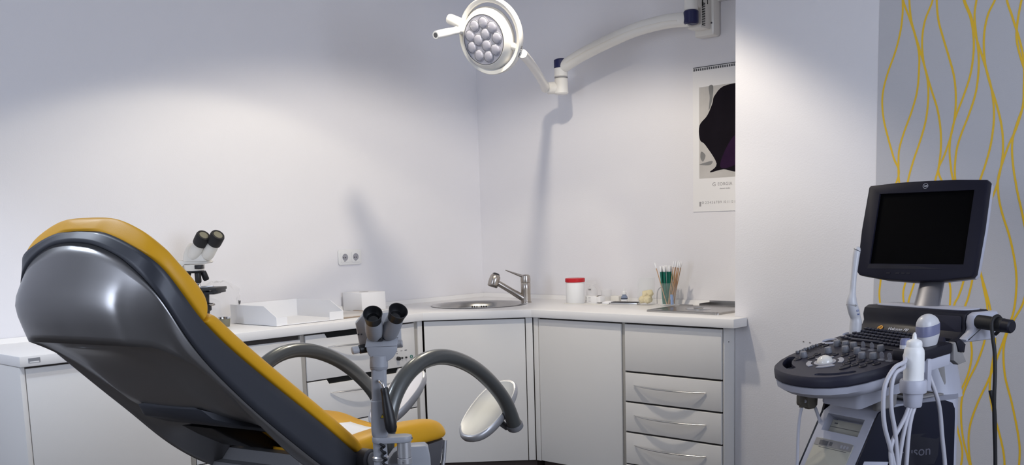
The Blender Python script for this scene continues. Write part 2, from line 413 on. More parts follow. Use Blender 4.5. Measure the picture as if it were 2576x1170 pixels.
bm = bx(.568, .5692, -2.992, -2.948, .0145, .0325)
obj('maker_plate', bm, 'handle', wt, label='small silver badge')
bm = bx(.5692, .5696, -2.988, -2.952, .0155, .0195); obj('plate_print', bm, 'white_plastic', wt)

# ------------------------------------------------------------------ sink and tap
sk = thing('sink', 'round stainless steel sink set into the worktop corner', 'sink', (.47, -.505, ZB))
z = ZT - ZB
lathe_p = [(.262, z+.0005), (.268, z+.003), (.262, z+.005), (.240, z+.004), (.228, z-.004), (.218, z-.03), (.205, z-.11), (.17, z-.145), (.05, z-.15), (0, z-.15)]
obj('bowl', lathe(bmesh.new(), lathe_p, None, 64), 'steel', sk, angle=60)
bm = bmesh.new()
for i in range(7):
    if i == 3: continue
    a = math.radians(135) + (i-3)*.062
    c, s = math.cos(a), math.sin(a)
    box(bm, (0, 0, 0), (.003, .005, .024), mtx=Matrix.Translation((.214*c, .214*s, z-.034)) @ Matrix.Rotation(a, 4, 'Z'))
obj('overflow_slot', bm, 'cavity_shade', sk)
bm = bmesh.new(); lathe(bm, [(0, z-.149), (.042, z-.149), (.045, z-.146), (.03, z-.144), (0, z-.146)], None, 32); obj('drain', bm, 'chrome', sk)

tp = thing('mixer_tap', 'satin nickel single-lever tap with pull-out spray, beside the sink', 'tap', (.625, -.285, ZT), math.radians(0))
L = V((-.62, -.785, 0)).normalized()
bm = lathe(bmesh.new(), [(0, 0), (.031, 0), (.031, .006), (.027, .008), (.027, .07), (.0275, .072), (.0275, .112), (.026, .114), (0, .114)], None, 32)
obj('body', bm, 'nickel', tp)
bm = bmesh.new(); q0 = L*.008 + V((0, 0, .022)); q1 = L*.155 + V((0, 0, .115))
tube(bm, [q0, q0+(q1-q0)*.4, q0+(q1-q0)*.42, q1], [.022, .0195, .0185, .0175], 20, flat=.9); obj('spout', bm, 'nickel', tp)
ax = (L*.35 + V((0, 0, -1))).normalized()
bm = lathe(bmesh.new(), [(0, -.045), (.02, -.042), (.028, -.03), (.031, -.008), (.031, .012), (.029, .028), (.024, .032), (.022, .029), (0, .029)], frame(L*.178+V((0, 0, .125)), ax), 28)
sh = obj('spray_head', bm, 'nickel', tp, angle=50)
bm = lathe(bmesh.new(), [(0, -.05), (.012, -.049), (.02, -.044), (.02, -.04), (0, -.04)], frame(L*.178+V((0, 0, .125)), ax), 24); obj('spray_button', bm, 'black', sh)
bm = lathe(bmesh.new(), [(0, .114), (.0275, .115), (.0285, .13), (.026, .15), (.018, .157), (0, .158)], None, 28)
tube(bm, [V((0, 0, .142)), L*.03+V((0, 0, .153)), L*.075+V((0, 0, .171)), L*.112+V((0, 0, .186))], [.021, .019, .012, .006], 18, flat=.42, up=(0, 0, 1))
obj('lever', bm, 'nickel', tp)

# ------------------------------------------------------------------ cabinets
def bow_handle(parent, a, b, out, bulge=.041, r=.0066):
    a, b, out = V(a), V(b), V(out); P = []
    for i in range(21):
        t = i/20; P.append(a + (b-a)*t + out*(.004 + bulge*(1-(2*t-1)**2)))
    return obj('handle', tube(bmesh.new(), P, [.003 + (r-.003)*(1-(2*i/20-1)**4) for i in range(21)], 14, flat=.6, up=(0, 0, 1)), 'handle', parent)
FX = .548          # front plane of the left run
G = .0022
def lfront(parent, name, y0, y1, z0, z1, notch=None, off=0):
    poly = [(y0+G, z0+G), (y1-G, z0+G), (y1-G, z1-G)]
    if notch: a, b = notch; poly += [(b, z1-G), (b-.013, z1-.024), (a+.013, z1-.024), (a, z1-G)]
    poly += [(y0+G, z1-G)]
    return obj(name, prism(bmesh.new(), poly, FX-.018, FX, lambda x, y, h: (h, x, y), bev=.0025), 'front', parent)
def carcass(parent, x0, x1, y0, y1, z0=.10, z1=.8586): return obj('carcass', bx(x0, x1, y0, y1, z0, z1), 'carcass', parent)
def strip(parent, name, x0, x1, y0, y1, z0=.1, z1=.8575, m='edge_strip'): return obj(name, bx(x0, x1, y0, y1, z0, z1, .001), m, parent)

c = thing('base_cabinet', 'white base cabinet with one tall blank door, at the far left of the worktop', 'cabinet')
carcass(c, .02, FX-.020, -2.999, -2.345)
strip(c, 'end_panel', .004, FX, -3.02, -3.001, .0, .8575, 'front')
lfront(c, 'door', -3.0, -2.345, .10, .852)
obj('plinth', bx(.06, .49, -2.998, -2.345, 0, .099), 'plinth', c)
c = thing('base_cabinet', 'white base cabinet half hidden by the yellow chair, plain upper front above bow-handled drawers', 'cabinet')
carcass(c, .02, FX-.020, -2.32, -1.753); strip(c, 'side_strip', .02, FX-.006, -2.344, -2.322); strip(c, 'side_strip', .02, FX-.006, -1.7525, -1.730)
lfront(c, 'flap', -2.32, -1.753, .50, .838)
for z0, z1, zh in ((.345, .488, .432), (.20, .343, .285), (.10, .198, .15)):
    d = lfront(c, 'drawer', -2.32, -1.753, z0, z1); bow_handle(d, (FX, -2.25, zh), (FX, -1.822, zh), (1, 0, 0))
obj('plinth', bx(.06, .49, -2.32, -1.753, 0, .099), 'plinth', c)
c = thing('base_cabinet', 'white drawer cabinet with black finger slots and small control knobs, left of the sink', 'cabinet')
carcass(c, .02, FX-.020, -1.728, -1.052); strip(c, 'side_strip', .02, FX-.006, -1.0515, -1.031); strip(c, 'filler_panel', .02, FX, -1.030, -1.0, .1, .8575, 'front')
for z0, z1, zh in ((.632, .852, .786), (.412, .630, .564), (.255, .410, .35), (.10, .253, .2)):
    d = lfront(c, 'drawer', -1.728, -1.052, z0, z1, notch=(-1.615, -1.165) if z0 > .4 else None)
    bow_handle(d, (FX, -1.60, zh), (FX, -1.18, zh), (1, 0, 0))
    if z0 > .4: obj('finger_slot_shade', bx(FX-.0185, FX-.014, -1.62, -1.16, z1-.03, z1+.004), 'cavity_shade', d)  # thin black strip painted in for the shade behind the notch
    if z0 > .6:
        for y, r, l in ((-1.172, .0105, .016), (-1.145, .005, .008), (-1.118, .005, .008)):
            obj('control_knob', cyl(bmesh.new(), (FX, y, .68), (FX+l, y, .68), r, r*.9, .001, 20), 'black', d)
        bm = lathe(bmesh.new(), [(.006, 0), (.0085, 0), (.0085, .003), (.006, .003), (.006, 0)], frame((FX, -1.082, .68), (1, 0, 0)), 24)
        obj('green_ring_light', bm, 'green', d)
        for y, zz, w, h in ((-1.176, .717, .006, .004), (-1.176, .705, .006, .004), (-1.146, .717, .013, .0022), (-1.117, .717, .015, .0035)):
            obj('knob_print', bx(FX, FX+.0006, y-w/2, y+w/2, zz-h/2, zz+h/2), 'ink', d)
obj('plinth', bx(.06, .49, -1.728, -1.0, 0, .099), 'plinth', c)
# corner unit, its door set across the corner
c = thing('corner_cabinet', 'white corner cabinet with one wide plain door under the round sink', 'cabinet')
A = V((FX, -.9995, 0)); B = V((.954, -.593, 0)); d_ = (B-A).normalized(); n_ = V((d_.y, -d_.x, 0))
bm = prism(bmesh.new(), [(.02, -.995), (FX-.03, -.995), (FX-.03+.0, -.99), (.93, -.58), (.93, -.02), (.02, -.02)], .10, .68); obj('carcass', bm, 'carcass', c)
Ld = (B-A).length
def dfront(name, t0, t1, z0, z1, m='front', bev=.0025):
    return obj(name, prism(bmesh.new(), [(t0, z0), (t1, z0), (t1, z1), (t0, z1)], -.018, 0, lambda x, y, h: A + d_*x + n_*h + V((0, 0, y)), bev=bev), m, c)
dfront('backing_panel', .003, Ld-.003, .10, .858, 'carcass', 0).location = (-.022*n_.x, -.022*n_.y, 0)
dfront('door', .009, Ld-.042, .10, .852); dfront('filler_panel', Ld-.038, Ld-.002, .10, .8575)
obj('plinth', prism(bmesh.new(), [(.06, -.97), (.50, -.97), (.92, -.55), (.92, -.06), (.06, -.06)], 0, .099), 'plinth', c)
BY = -.593
def bfront(parent, name, x0, x1, z0, z1, m='front', rad=.0025):
    return obj(name, prism(bmesh.new(), [(x0+G, z0+G), (x1-G, z0+G), (x1-G, z1-G), (x0+G, z1-G)], BY+.018, BY, lambda x, y, h: (x, h, y), bev=rad), m, parent)
c = thing('base_cabinet', 'white base cabinet with one plain door, between corner sink and bow-handled drawers', 'cabinet')
carcass(c, .957, 1.528, BY+.02, -.02); strip(c, 'filler_panel', .957, .988, BY, BY+.02, .1, .8575, 'front')
bfront(c, 'door', .990, 1.528, .10, .852); obj('plinth', bx(.957, 1.53, -.53, -.06, 0, .099), 'plinth', c)
c = thing('base_cabinet', 'white drawer cabinet with three silver bow handles, at the right end of the worktop', 'cabinet')
carcass(c, 1.546, 2.085, BY+.02, -.02); strip(c, 'side_strip', 1.529, 1.5455, BY+.008, -.02)
bfront(c, 'flap', 1.545, 2.087, .621, .852, rad=.005)
for z0, z1, zh in ((.474, .617, .557), (.325, .470, .409), (.165, .321, .262), (.10, .163, .13)):
    d = bfront(c, 'drawer', 1.545, 2.087, z0, z1, rad=.005)
    if zh > .2: bow_handle(d, (1.603, BY, zh), (2.006, BY, zh), (0, -1, 0))
strip(c, 'end_panel', 2.087, 2.0935, BY+.012, -.02, .0, .8575, 'front')
obj('panel_hole', cyl(bmesh.new(), (2.0930, -.545, .79), (2.0942, -.545, .79), .003, n=10), 'cavity_shade', c)
obj('plinth', bx(1.546, 2.085, -.53, -.06, 0, .099), 'plinth', c)

# ------------------------------------------------------------------ socket, calendar, trunking
s = thing('double_socket', 'white double wall socket above the worktop on the left wall', 'socket', (0, -1.026, 1.186))
YZ = lambda x, y, h: (h, x, y)
obj('cover_frame', prism(bmesh.new(), rrect(.156, .083, .012), 0.0005, .010, YZ, bev=.004), 'white_plastic', s)
for dy in (-.036, .036):
    i = obj('socket_insert', prism(bmesh.new(), rrect(.056, .057, .006, cx=dy), .010, .0125, YZ, bev=.001), 'white_plastic', s)
    ct = bmesh.new(); lathe(ct, [(0, .0035), (.0195, .0035), (.0195, .03), (0, .03)], frame((0, dy, 0), (1, 0, 0)), 32); cut(i, ct)
    obj('well_floor', lathe(bmesh.new(), [(0, .0102), (.0194, .0102), (.0194, .0106), (0, .0106)], frame((0, dy, 0), (1, 0, 0)), 32), 'button_light', i)
    bm = bmesh.new()
    for q in (-.0085, .0035): cyl(bm, (.0104, dy+q, -.002), (.0109, dy+q, -.002), .003, n=12)
    obj('pin_hole', bm, 'cavity_shade', i)
    obj('contact', bx(.0125, .0131, dy-.009, dy+.002, -.0225, -.0205), 'ink', i)
cal = thing('wall_calendar', 'spiral-bound wall calendar with a dark abstract picture, partly hidden behind the wall corner', 'calendar', (1.55, 0, 1.374))
XZ = lambda x, y, h: (x, -h, y)
obj('sheet', prism(bmesh.new(), [(0, 0), (.49, 0), (.49, .715), (0, .715)], .0008, .004, XZ), 'paper', cal, smooth=False)
pic = obj('picture', prism(bmesh.new(), [(.038, .166), (.452, .166), (.452, .617), (.038, .617)], .004, .0044, XZ), 'art_pale', cal, smooth=False)
art = bmesh.new()
blob = catmull([(.10, .195, 0), (.14, .235, 0), (.075, .33, 0), (.042, .36, 0), (.040, .43, 0), (.085, .475, 0), (.115, .53, 0), (.13, .57, 0), (.20, .612, 0), (.40, .60, 0), (.45, .48, 0), (.43, .30, 0), (.36, .22, 0), (.26, .19, 0), (.18, .205, 0)], 5, True)
prism(art, [(p.x, p.y) for p in blob], .0044, .0047, XZ); obj('dark_shape', art, 'art_dark', pic, smooth=False)
bl2 = catmull([(.16, .22, 0), (.19, .30, 0), (.25, .37, 0), (.33, .36, 0), (.30, .26, 0), (.22, .215, 0)], 5, True)
obj('plum_shape', prism(bmesh.new(), [(p.x, p.y) for p in bl2], .0047, .0049, XZ), 'art_plum', pic, smooth=False)
for L_ in ([(.05, .30), (.075, .28), (.06, .25), (.045, .27)], [(.095, .615), (.12, .615), (.115, .55), (.095, .50), (.10, .56)], [(.04, .235), (.10, .23), (.115, .25), (.06, .242)]):
    P = catmull([(x, y, 0) for x, y in L_], 5, True); obj('grey_shape', prism(bmesh.new(), [(p.x, p.y) for p in P], .0044, .0046, XZ), 'art_grey', pic, smooth=False)
bm = bmesh.new()
for i in range(38): bx(.006+i*.0128, .0128+i*.0128, -.0062, -.0005, .698, .709, bm=bm)
bx(.003, .487, -.0048, -.003, .7125, .7165, bm=bm)
obj('wire_binding', bm, 'ink', cal, smooth=False)
fr = lambda x, zz: frame((x, -.0042, zz), (0, -1, 0), (1, 0, 0))
text('title_print', 'G', .027, fr(.125, .133), 'ink_light', cal); text('title_print', 'EORGIA', .0215, fr(.1875, .1335), 'ink_light', cal, space=1.12)
text('subtitle_print', 'abstract studies', .0095, fr(.188, .112), 'ink_light', cal)
bm = bmesh.new(); bx(.038, .048, -.0046, -.004, .026, .050, bm=bm); obj('month_mark', bm, 'ink_light', cal, smooth=False)
text('date_print', '01 2 3 4 5 6 7 8 9  10 11 12 13 14', .018, fr(.052, .044), 'ink_light', cal, align='LEFT', sx=.9)
tr = obj('cable_trunking', bx(1.672, 2.09, -.03, -.0005, 2.386, 2.50, .002), 'white_plastic'); tag(tr, 'short white trunking box high on the back wall, right of the lamp bracket', 'trunking')

# ------------------------------------------------------------------ wall-mounted examination lamp
lp = thing('examination_lamp', 'white wall-mounted round LED examination lamp on a long jointed arm', 'lamp', (1.655, 0, 2.21))
o = V((1.655, 0, 2.21))
W = lambda *p: V(p) - o                      # world point to lamp space
def wb(x0, x1, y0, y1, z0, z1, b=0): return bx(x0-o.x, x1-o.x, y0-o.y, y1-o.y, z0-o.z, z1-o.z, b)
plate = obj('wall_plate', wb(1.60, 1.712, -.065, -.0005, 2.222, 2.56, .012), 'lamp_white', lp)
bm = bmesh.new()
for x, z in ((1.700, 2.28), (1.620, 2.36), (1.630, 2.278)): cyl(bm, W(x, -.064, z), W(x, -.067, z), .004, n=12)
obj('screw', bm, 'ink', plate)
hs = obj('bearing_housing', wb(1.615, 1.695, -.15, -.06, 2.25, 2.56, .008), 'lamp_white', lp)
bm = bmesh.new()
for i in range(14): merge(bm, wb(1.6945, 1.6965, -.142, -.115, 2.262+i*.0078, 2.2655+i*.0078))
merge(bm, wb(1.6945, 1.6962, -.095, -.090, 2.365, 2.385))
obj('vent_slot', bm, 'cavity_shade', hs)
cyl_ = lambda a, b, r, r2=None, bev=.004: cyl(bmesh.new(), W(*a), W(*b), r, r2, bev)
obj('upper_joint', cyl_((1.672, -.20, 2.325), (1.672, -.20, 2.40), .033), 'lamp_white', lp)
obj('joint_ring', cyl_((1.672, -.20, 2.392), (1.672, -.20, 2.40), .0345, bev=.001), 'ink', lp)
obj('upper_joint_cap', cyl_((1.672, -.20, 2.262), (1.672, -.20, 2.326), .036, bev=.006), 'navy_cap', lp)
obj('joint_bracket', wb(1.645, 1.695, -.20, -.12, 2.34, 2.46, .01), 'lamp_white', lp)
P = catmull([W(1.665, -.20, 2.287), W(1.52, -.20, 2.296), W(1.346, -.20, 2.285), W(1.20, -.20, 2.258), W(1.06, -.20, 2.226), W(.95, -.20, 2.195), W(.85, -.20, 2.158)], 5)
obj('spring_arm', tube(bmesh.new(), P, .030, 20, flat=1.15, up=(0, 0, 1)), 'lamp_white', lp)
P2 = [p + V((0, -.026, -.006)) for p in P]; obj('arm_cover_seam', tube(bmesh.new(), P2[2:-3], .005, 8), 'cream_plastic', lp)
obj('elbow_joint', cyl_((.846, -.20, 2.112), (.846, -.20, 2.19), .036), 'lamp_white', lp)
obj('elbow_cap', cyl(cyl(bmesh.new(), W(.846, -.20, 2.155), W(.846, -.20, 2.203), .0372, .0372, .004), W(.846, -.2, 2.2), W(.846, -.2, 2.206), .033, .028), 'navy_cap', lp)
obj('elbow_joint', cyl_((.846, -.20, 2.020), (.846, -.20, 2.110), .038, .036, .008), 'lamp_white', lp)
obj('elbow_seam', cyl_((.846, -.20, 2.108), (.846, -.20, 2.112), .0362, bev=.0005), 'ink_light', lp)
obj('tilt_joint', cyl_((.846, -.20, 2.058), (.775, -.235, 2.058), .034, .032, .006), 'lamp_white', lp)
c0 = V((1.2956, -1.1891, 2.1540)); n = V((.1315, -.9591, -.2507)); x = V((-.8765, -.2306, .4225)); n.normalize(); x = (x - n*x.dot(n)).normalized(); y = n.cross(x)
HM = (Matrix((x, y, n)).transposed() * .913).to_4x4(); HM[3][3] = 1; HM.translation = c0 - o
hp = lambda a, b, c: HM @ V((a, b, c))
arm_in = hp(-.185, .023, -.012)
e0 = W(.772, -.245, 2.060); obj('lower_arm', tube(bmesh.new(), catmull([e0, e0.lerp(arm_in, .06) + V((0, 0, .006)), e0.lerp(arm_in, .35) + V((0, 0, .012)), e0.lerp(arm_in, .7) + V((0, 0, .010)), e0.lerp(arm_in, .97), arm_in], 6), [.026]*7 + [.021]*18 + [.019]*6, 18), 'lamp_white', lp)
bm = bmesh.new(); lathe(bm, [(.156, -.016), (.172, -.018), (.178, -.012), (.178, .014), (.174, .019), (.158, .016), (.154, .010), (.154, -.010), (.156, -.016)], HM, 72)
head = obj('outer_ring', bm, 'lamp_white', lp, angle=50)
bm = bmesh.new(); lathe(bm, [(0, -.045), (.07, -.043), (.125, -.030), (.147, -.014), (.149, .0), (.139, .016), (.122, .034), (.117, .036), (.115, .033), (0, .033)], HM @ Matrix.Translation((.014, .018, 0)), 64)
body = obj('light_body', bm, 'lamp_white', lp, angle=50)
LT = HM @ Matrix.Translation((.014, .018, 0))
bm = lathe(bmesh.new(), [(0, .0335), (.1145, .0335), (.1145, .0352), (0, .0352)], LT, 56); obj('led_plate', bm, 'led_plate', body)
bm = lathe(bmesh.new(), [(.1135, .0352), (.1155, .0352), (.1155, .0364), (.1135, .0364), (.1135, .0352)], LT, 56); obj('plate_seal', bm, 'ink', body)
for i in range(12):
    if i < 3: r, a = .030, math.radians(20+120*i)
    else: r, a = .079, math.radians(40*(i-3)+5)
    bm = lathe(bmesh.new(), [(.027, 0), (.0262, .003), (.021, .0062), (.011, .0082), (0, .0088)], LT @ Matrix.Translation((r*math.cos(a), r*math.sin(a), .0345)), 24)
    l = obj('led_lens', bm, 'lens', body, angle=80)
    obj('led_collar', lathe(bmesh.new(), [(.0272, 0), (.0285, 0), (.0285, .003), (.0272, .003), (.0272, 0)], LT @ Matrix.Translation((r*math.cos(a), r*math.sin(a), .0352)), 24), 'button_light', body)
for sx in (1, -1):
    b_ = bmesh.new(); tube(b_, [hp(sx*.13, .004, -.004), hp(sx*.168, .0, -.002)], .017, 14); obj('yoke_pin', b_, 'lamp_white', lp)
bm = bmesh.new(); lathe(bm, [(0, 0), (.021, 0), (.023, .004), (.023, .07), (.020, .078), (.012, .079), (.012, .072), (0, .072)], frame(hp(.172, 0, 0), x, n), 28); obj('pivot_stub', bm, 'lamp_white', lp)
hm = frame(hp(.156, .017, .0), n, x)
bm = lathe(bmesh.new(), [(0, 0), (.024, 0), (.022, .02), (.013, .038), (.011, .048), (.016, .052), (.0175, .06), (.0165, .082), (.0155, .085), (.0165, .09), (.0185, .14), (.0175, .205), (.016, .21), (.010, .21), (.010, .19), (0, .19)], hm, 28)
hdl = obj('sterile_handle', bm, 'white_plastic', lp, angle=50)
obj('handle_opening', lathe(bmesh.new(), [(0, .2085), (.0105, .2085), (.0105, .2105), (0, .2105)], hm, 20), 'ink', hdl)
# the small model code printed on the outer face of the ring
tm = HM @ frame((.1785*math.cos(math.radians(176)), .1785*math.sin(math.radians(176)), 0), (math.cos(math.radians(176)), math.sin(math.radians(176)), 0), (-math.sin(math.radians(176)), math.cos(math.radians(176)), 0))
text('ring_print', 'BFI-130', .017, tm, 'ink', head)

# ------------------------------------------------------------------ examination chair
# chair space: s = along the seat towards the feet, v = to the chair's right, z = up
ch = thing('examination_chair', 'reclined yellow padded gynaecological examination chair with a grey metallic back shell', 'chair', (2.336, -3.056, 0), math.radians(102.691))
def c3(s, v, z): return V((s, -v, z))
# right half outlines of the backrest, tail first and crown last
L0 = [(.02,.228,.785),(-.08,.23,.866),(-.162,.23,.930),(-.276,.23,1.017),(-.38,.23,1.100),(-.452,.23,1.168),(-.497,.229,1.226),(-.528,.219,1.273),(-.548,.19,1.305),(-.549,.12,1.335),(-.547,.06,1.350),(-.547,0,1.354)]
L1 = [(-.03,.228,.735),(-.11,.23,.785),(-.194,.23,.851),(-.317,.23,.953),(-.428,.23,1.058),(-.488,.23,1.128),(-.533,.223,1.203),(-.552,.203,1.245),(-.561,.170,1.278),(-.565,.128,1.305),(-.569,.065,1.327),(-.571,0,1.333)]
L2 = [(-.035,.224,.731),(-.115,.225,.780),(-.200,.225,.845),(-.321,.226,.949),(-.433,.222,1.048),(-.497,.221,1.108),(-.530,.213,1.165),(-.556,.187,1.195),(-.581,.153,1.205),(-.596,.128,1.209),(-.604,.06,1.214),(-.607,0,1.215)]
L2L = L2[:6] + [(-.538,.216,1.165),(-.568,.200,1.192),(-.596,.172,1.203),(-.608,.120,1.210),(-.609,.055,1.214),(-.607,0,1.215)]
L3 = [(-.04,.205,.727),(-.12,.207,.772),(-.208,.210,.838),(-.315,.212,.940),(-.405,.210,1.030),(-.466,.207,1.077),(-.511,.202,1.103),(-.538,.187,1.117),(-.560,.160,1.121),(-.575,.130,1.123),(-.581,.06,1.124),(-.582,0,1.124)]
L3L = L3[:6] + [(-.515,.201,1.103),(-.550,.190,1.117),(-.572,.160,1.122),(-.580,.110,1.123),(-.583,.055,1.124),(-.582,0,1.124)]
def mix(a, b, k, dz=0): return [tuple(V(p).lerp(V(q), k) + V((0, 0, dz))) for p, q in zip(a, b)]
L4 = [(-.02,.125,.83),(-.10,.125,.866),(-.17,.125,.886),(-.26,.125,.914),(-.35,.122,.957),(-.415,.118,1.012),(-.462,.115,1.058),(-.505,.11,1.088),(-.535,.095,1.104),(-.552,.07,1.112),(-.558,.04,1.115),(-.56,0,1.116)]
L5 = [(p[0], p[1]*.35, p[2]-.003) for p in L4]
def inset(L, k, dz=0): return [(s*(1-k)-.25*k, v*(1-k), z*(1-k)+1.04*k+dz) for s, v, z in L]
def full(L, left=None):
    P = catmull([c3(*p) for p in L], 3); Q = P if left is None else catmull([c3(*p) for p in left], 3)
    return P + [V((p.x, -p.y, p.z)) for p in reversed(Q[:-1])]
def layer(bm, rows, creases=(), closetail=True):
    VV = grid(bm, [full(*r) if isinstance(r, tuple) else full(r) for r in rows])
    cl = bm.edges.layers.float.new('crease_edge')
    for e in bm.edges:
        for ri, val in creases:
            if all(v in VVS for v in e.verts for VVS in [set(VV[ri])]): e[cl] = val
    return VV
bm = bmesh.new()
VV = layer(bm, [inset(L0, .10), inset(L0, .012), L0, [tuple(V(a).lerp(V(b), .5)) for a, b in zip(L0, L1)], L1, inset(L1, .03)], ((2, .75), (4, .85)))
bmesh.ops.recalc_face_normals(bm, faces=bm.faces)
obj('back_frame', bm, 'rim', ch, sub=1)
bm = bmesh.new()
S1 = inset(L1, .010)
VV = layer(bm, [inset(L1, .05), S1, (mix(S1, L2, .5), mix(S1, L2L, .5)), (L2, L2L), (mix(L2, L3, .6), mix(L2L, L3L, .6)), (L3, L3L), (mix(L3, L4, .10, .008), mix(L3L, L4, .10, .008)), mix(L3, L4, .72, .006), L4, L5], ((1, .6), (5, .7), (8, .55)))
# close the underside across the middle
R = VV[-1]; n = len(R)
for i in range(n//2):
    a, b, c_, d = R[i], R[i+1], R[n-2-i], R[n-1-i]
    if b is c_ or i == n//2-1:
        if b is not c_: bm.faces.new((a, b, c_, d))
        else: bm.faces.new((a, b, d))
    else: bm.faces.new((a, b, c_, d))
bmesh.ops.recalc_face_normals(bm, faces=bm.faces)
shell = obj('back_shell', bm, 'shell', ch, sub=1)
# raised hinge cover low on the underside
bm = bmesh.new()
Rr = []
for s, zt, zb, w in ((-.356, .957, .950, .10), (-.335, .948, .926, .113), (-.26, .926, .898, .127), (-.162, .900, .872, .141), (-.08, .876, .850, .15), (-.0, .85, .822, .15)):
    Rr.append([c3(s, -w, zt), c3(s, -w*1.02, zb+.007), c3(s, -w*.96, zb), c3(s, w*.96, zb), c3(s, w*1.02, zb+.007), c3(s, w, zt), c3(s, 0, zt+.02)])
rings(bm, Rr, True); obj('hinge_cover', bm, 'rim', shell, angle=50)
bm = prism(bmesh.new(), [(-.21, .878), (-.159, .846), (-.084, .806), (-.01, .785), (.04, .785), (.02, .84), (-.10, .872)], .03, .135, lambda x, y, h: c3(x, -h, y), bev=.004); obj('tilt_linkage', bm, 'black', ch)

# cushions
nrm = V((.616, 0, .788))
def cushion(name, st, T, parent):
    """st: (s, halfwidth, z, thickness factor) from tail to crown"""
    bm = bmesh.new(); prof = [(.97, -.02), (1.0, .12), (1.012, .42), (.985, .76), (.91, .96), (.70, 1.03), (.35, 1.06), (0, 1.06)]
    Rr = []
    for s, w, z, k in st:
        b = c3(s, 0, z); row = [b + V((0, -w*q, 0)) + nrm*(T*h*k) for q, h in prof]
        row += [V((p.x, -p.y, p.z)) for p in reversed(row[:-1])]
        Rr.append(row)
    rings(bm, Rr, True); return obj(name, bm, 'yellow', parent, sub=2)
def on0(t):     # point on the frame edge
    i = min(int(t), len(L0)-2); f = t-i; a, b = L0[i], L0[i+1]; return [a[j]+(b[j]-a[j])*f for j in range(3)]
st = [(.040, .205, .775, .15), (.034, .222, .782, .6), (.018, .226, .792, .95)] + [(*on0(t)[:2], on0(t)[2], 1.0) for t in (.5, 1, 2, 3, 4, 4.45)] + [(*on0(4.7)[:2], on0(4.7)[2], .92), (*on0(4.84)[:2], on0(4.84)[2], .62), (*on0(4.9)[:2], on0(4.9)[2], .15)]
cushion('back_cushion', st, .043, ch)
st = [(*on0(4.9)[:2], on0(4.9)[2], .15), (*on0(4.93)[:2], on0(4.93)[2], .8), (*on0(5.05)[:2], on0(5.05)[2], 1.15)] + [(*on0(t)[:2], on0(t)[2], k_) for t, k_ in ((5.5, 1.2), (6, 1.12), (6.5, 1.03), (7, 1), (7.5, 1), (8, 1))] + [(*on0(8.6)[:2], on0(8.6)[2], .98), (*on0(9.2)[:2], on0(9.2)[2], .9), (*on0(9.8)[:2], on0(9.8)[2], .75), (-.551, .05, 1.354, .5), (-.552, .015, 1.355, .25)]
cushion('head_cushion', st, .050, ch)

# seat cushion: raised sides, lower middle
bm = bmesh.new(); Rr = []
for s, w, zb, ze, zm, k in ((-.012, .18, .788, .800, .792, .3), (.002, .21, .772, .815, .785, .8), (.05, .226, .735, .827, .776, 1), (.14, .23, .75, .832, .774, 1), (.24, .23, .752, .828, .770, 1), (.33, .226, .748, .82, .764, 1), (.40, .215, .742, .808, .757, 1), (.44, .20, .738, .79, .750, .9), (.458, .175, .738, .772, .745, .5)):
    half = [(0, zb), (w*.6, zb), (w*.93, zb+.004), (w, zb+.02), (w*1.0, ze-.022), (w*.93, ze-.004), (w*.8, ze+.002), (w*.66, ze-.008), (w*.5, (ze+zm)/2), (w*.3, zm+.003), (0, zm)]
    row = [c3(s, v, z) for v, z in half] + [c3(s, -v, z) for v, z in reversed(half[1:-1])]
    Rr.append(row)
rings(bm, Rr, True); obj('seat_cushion', bm, 'yellow', ch, sub=2)
# seat pan under the cushion
bm = bmesh.new(); Rr = []
for z, s0, s1, w in ((.748, -.02, .435, .205), (.742, -.02, .437, .207), (.69, .02, .43, .20), (.60, .06, .405, .19), (.50, .08, .37, .17), (.48, .09, .35, .16)):
    Rr.append([c3((s0+s1)/2 + x, y, z) for x, y in rrect(s1-s0, 2*w, .035, 4)])
rings(bm, Rr, True); obj('seat_pan', bm, 'dark_grey', ch)
bm = bmesh.new()
tube(bm, [c3(.432, .198, .742), c3(.426, .196, .69), c3(.402, .187, .60), c3(.366, .168, .50)], .006, 10); obj('pan_edge_trim', bm, 'silver', ch)
# rear apron of the base, seen beneath the reclined back
bm = bmesh.new(); Rr = []
for z, s0, s1, w in ((.788, .0, .10, .18), (.783, -.03, .12, .208), (.752, -.035, .12, .215), (.748, -.055, .12, .224), (.70, -.06, .12, .227), (.60, -.06, .12, .215), (.30, -.02, .12, .19)):
    Rr.append([c3((s0+s1)/2 + x, y, z) for x, y in rrect(s1-s0, 2*w, .02, 3)])
rings(bm, Rr, True); obj('base_apron', bm, 'mid_grey', ch)
bm = bmesh.new(); prism(bm, rrect(.44, .30, .06, 5, .16, 0), .10, .56, bev=.012); prism(bm, rrect(.80, .50, .12, 6, .20, 0), 0, .10, bev=.02)
obj('pedestal', bm, 'mid_grey', ch)
# hinges each side
for sv in (1, -1):
    bm = bmesh.new(); cyl(bm, c3(.035, sv*.195, .776), c3(.035, sv*.252, .776), .026, None, .004); h_ = obj('hinge', bm, 'dark_grey', ch)
    bm = bmesh.new(); cyl(bm, c3(.035, sv*.252, .776), c3(.035, sv*.258, .776), .018, None, .002); obj('hinge_cap', bm, 'mid_grey', h_)
bm = bmesh.new(); cyl(bm, c3(-.005, -.185, .79), c3(-.005, -.185, .748), .019, None, .002); lv = obj('release_lever', bm, 'silver', ch)
bm = bmesh.new(); cyl(bm, c3(-.005, -.185, .75), c3(-.005, -.185, .712), .010); cyl(bm, c3(-.012, -.186, .722), c3(-.004, -.184, .70), .016, None, .004); obj('lever_knob', bm, 'black', lv)
bm = bx(-.108, -.100, -.166, -.148, .58, .824); bx(-.108, -.05, -.166, -.150, .575, .60, bm=bm); obj('support_bar', bm, 'handle', ch)
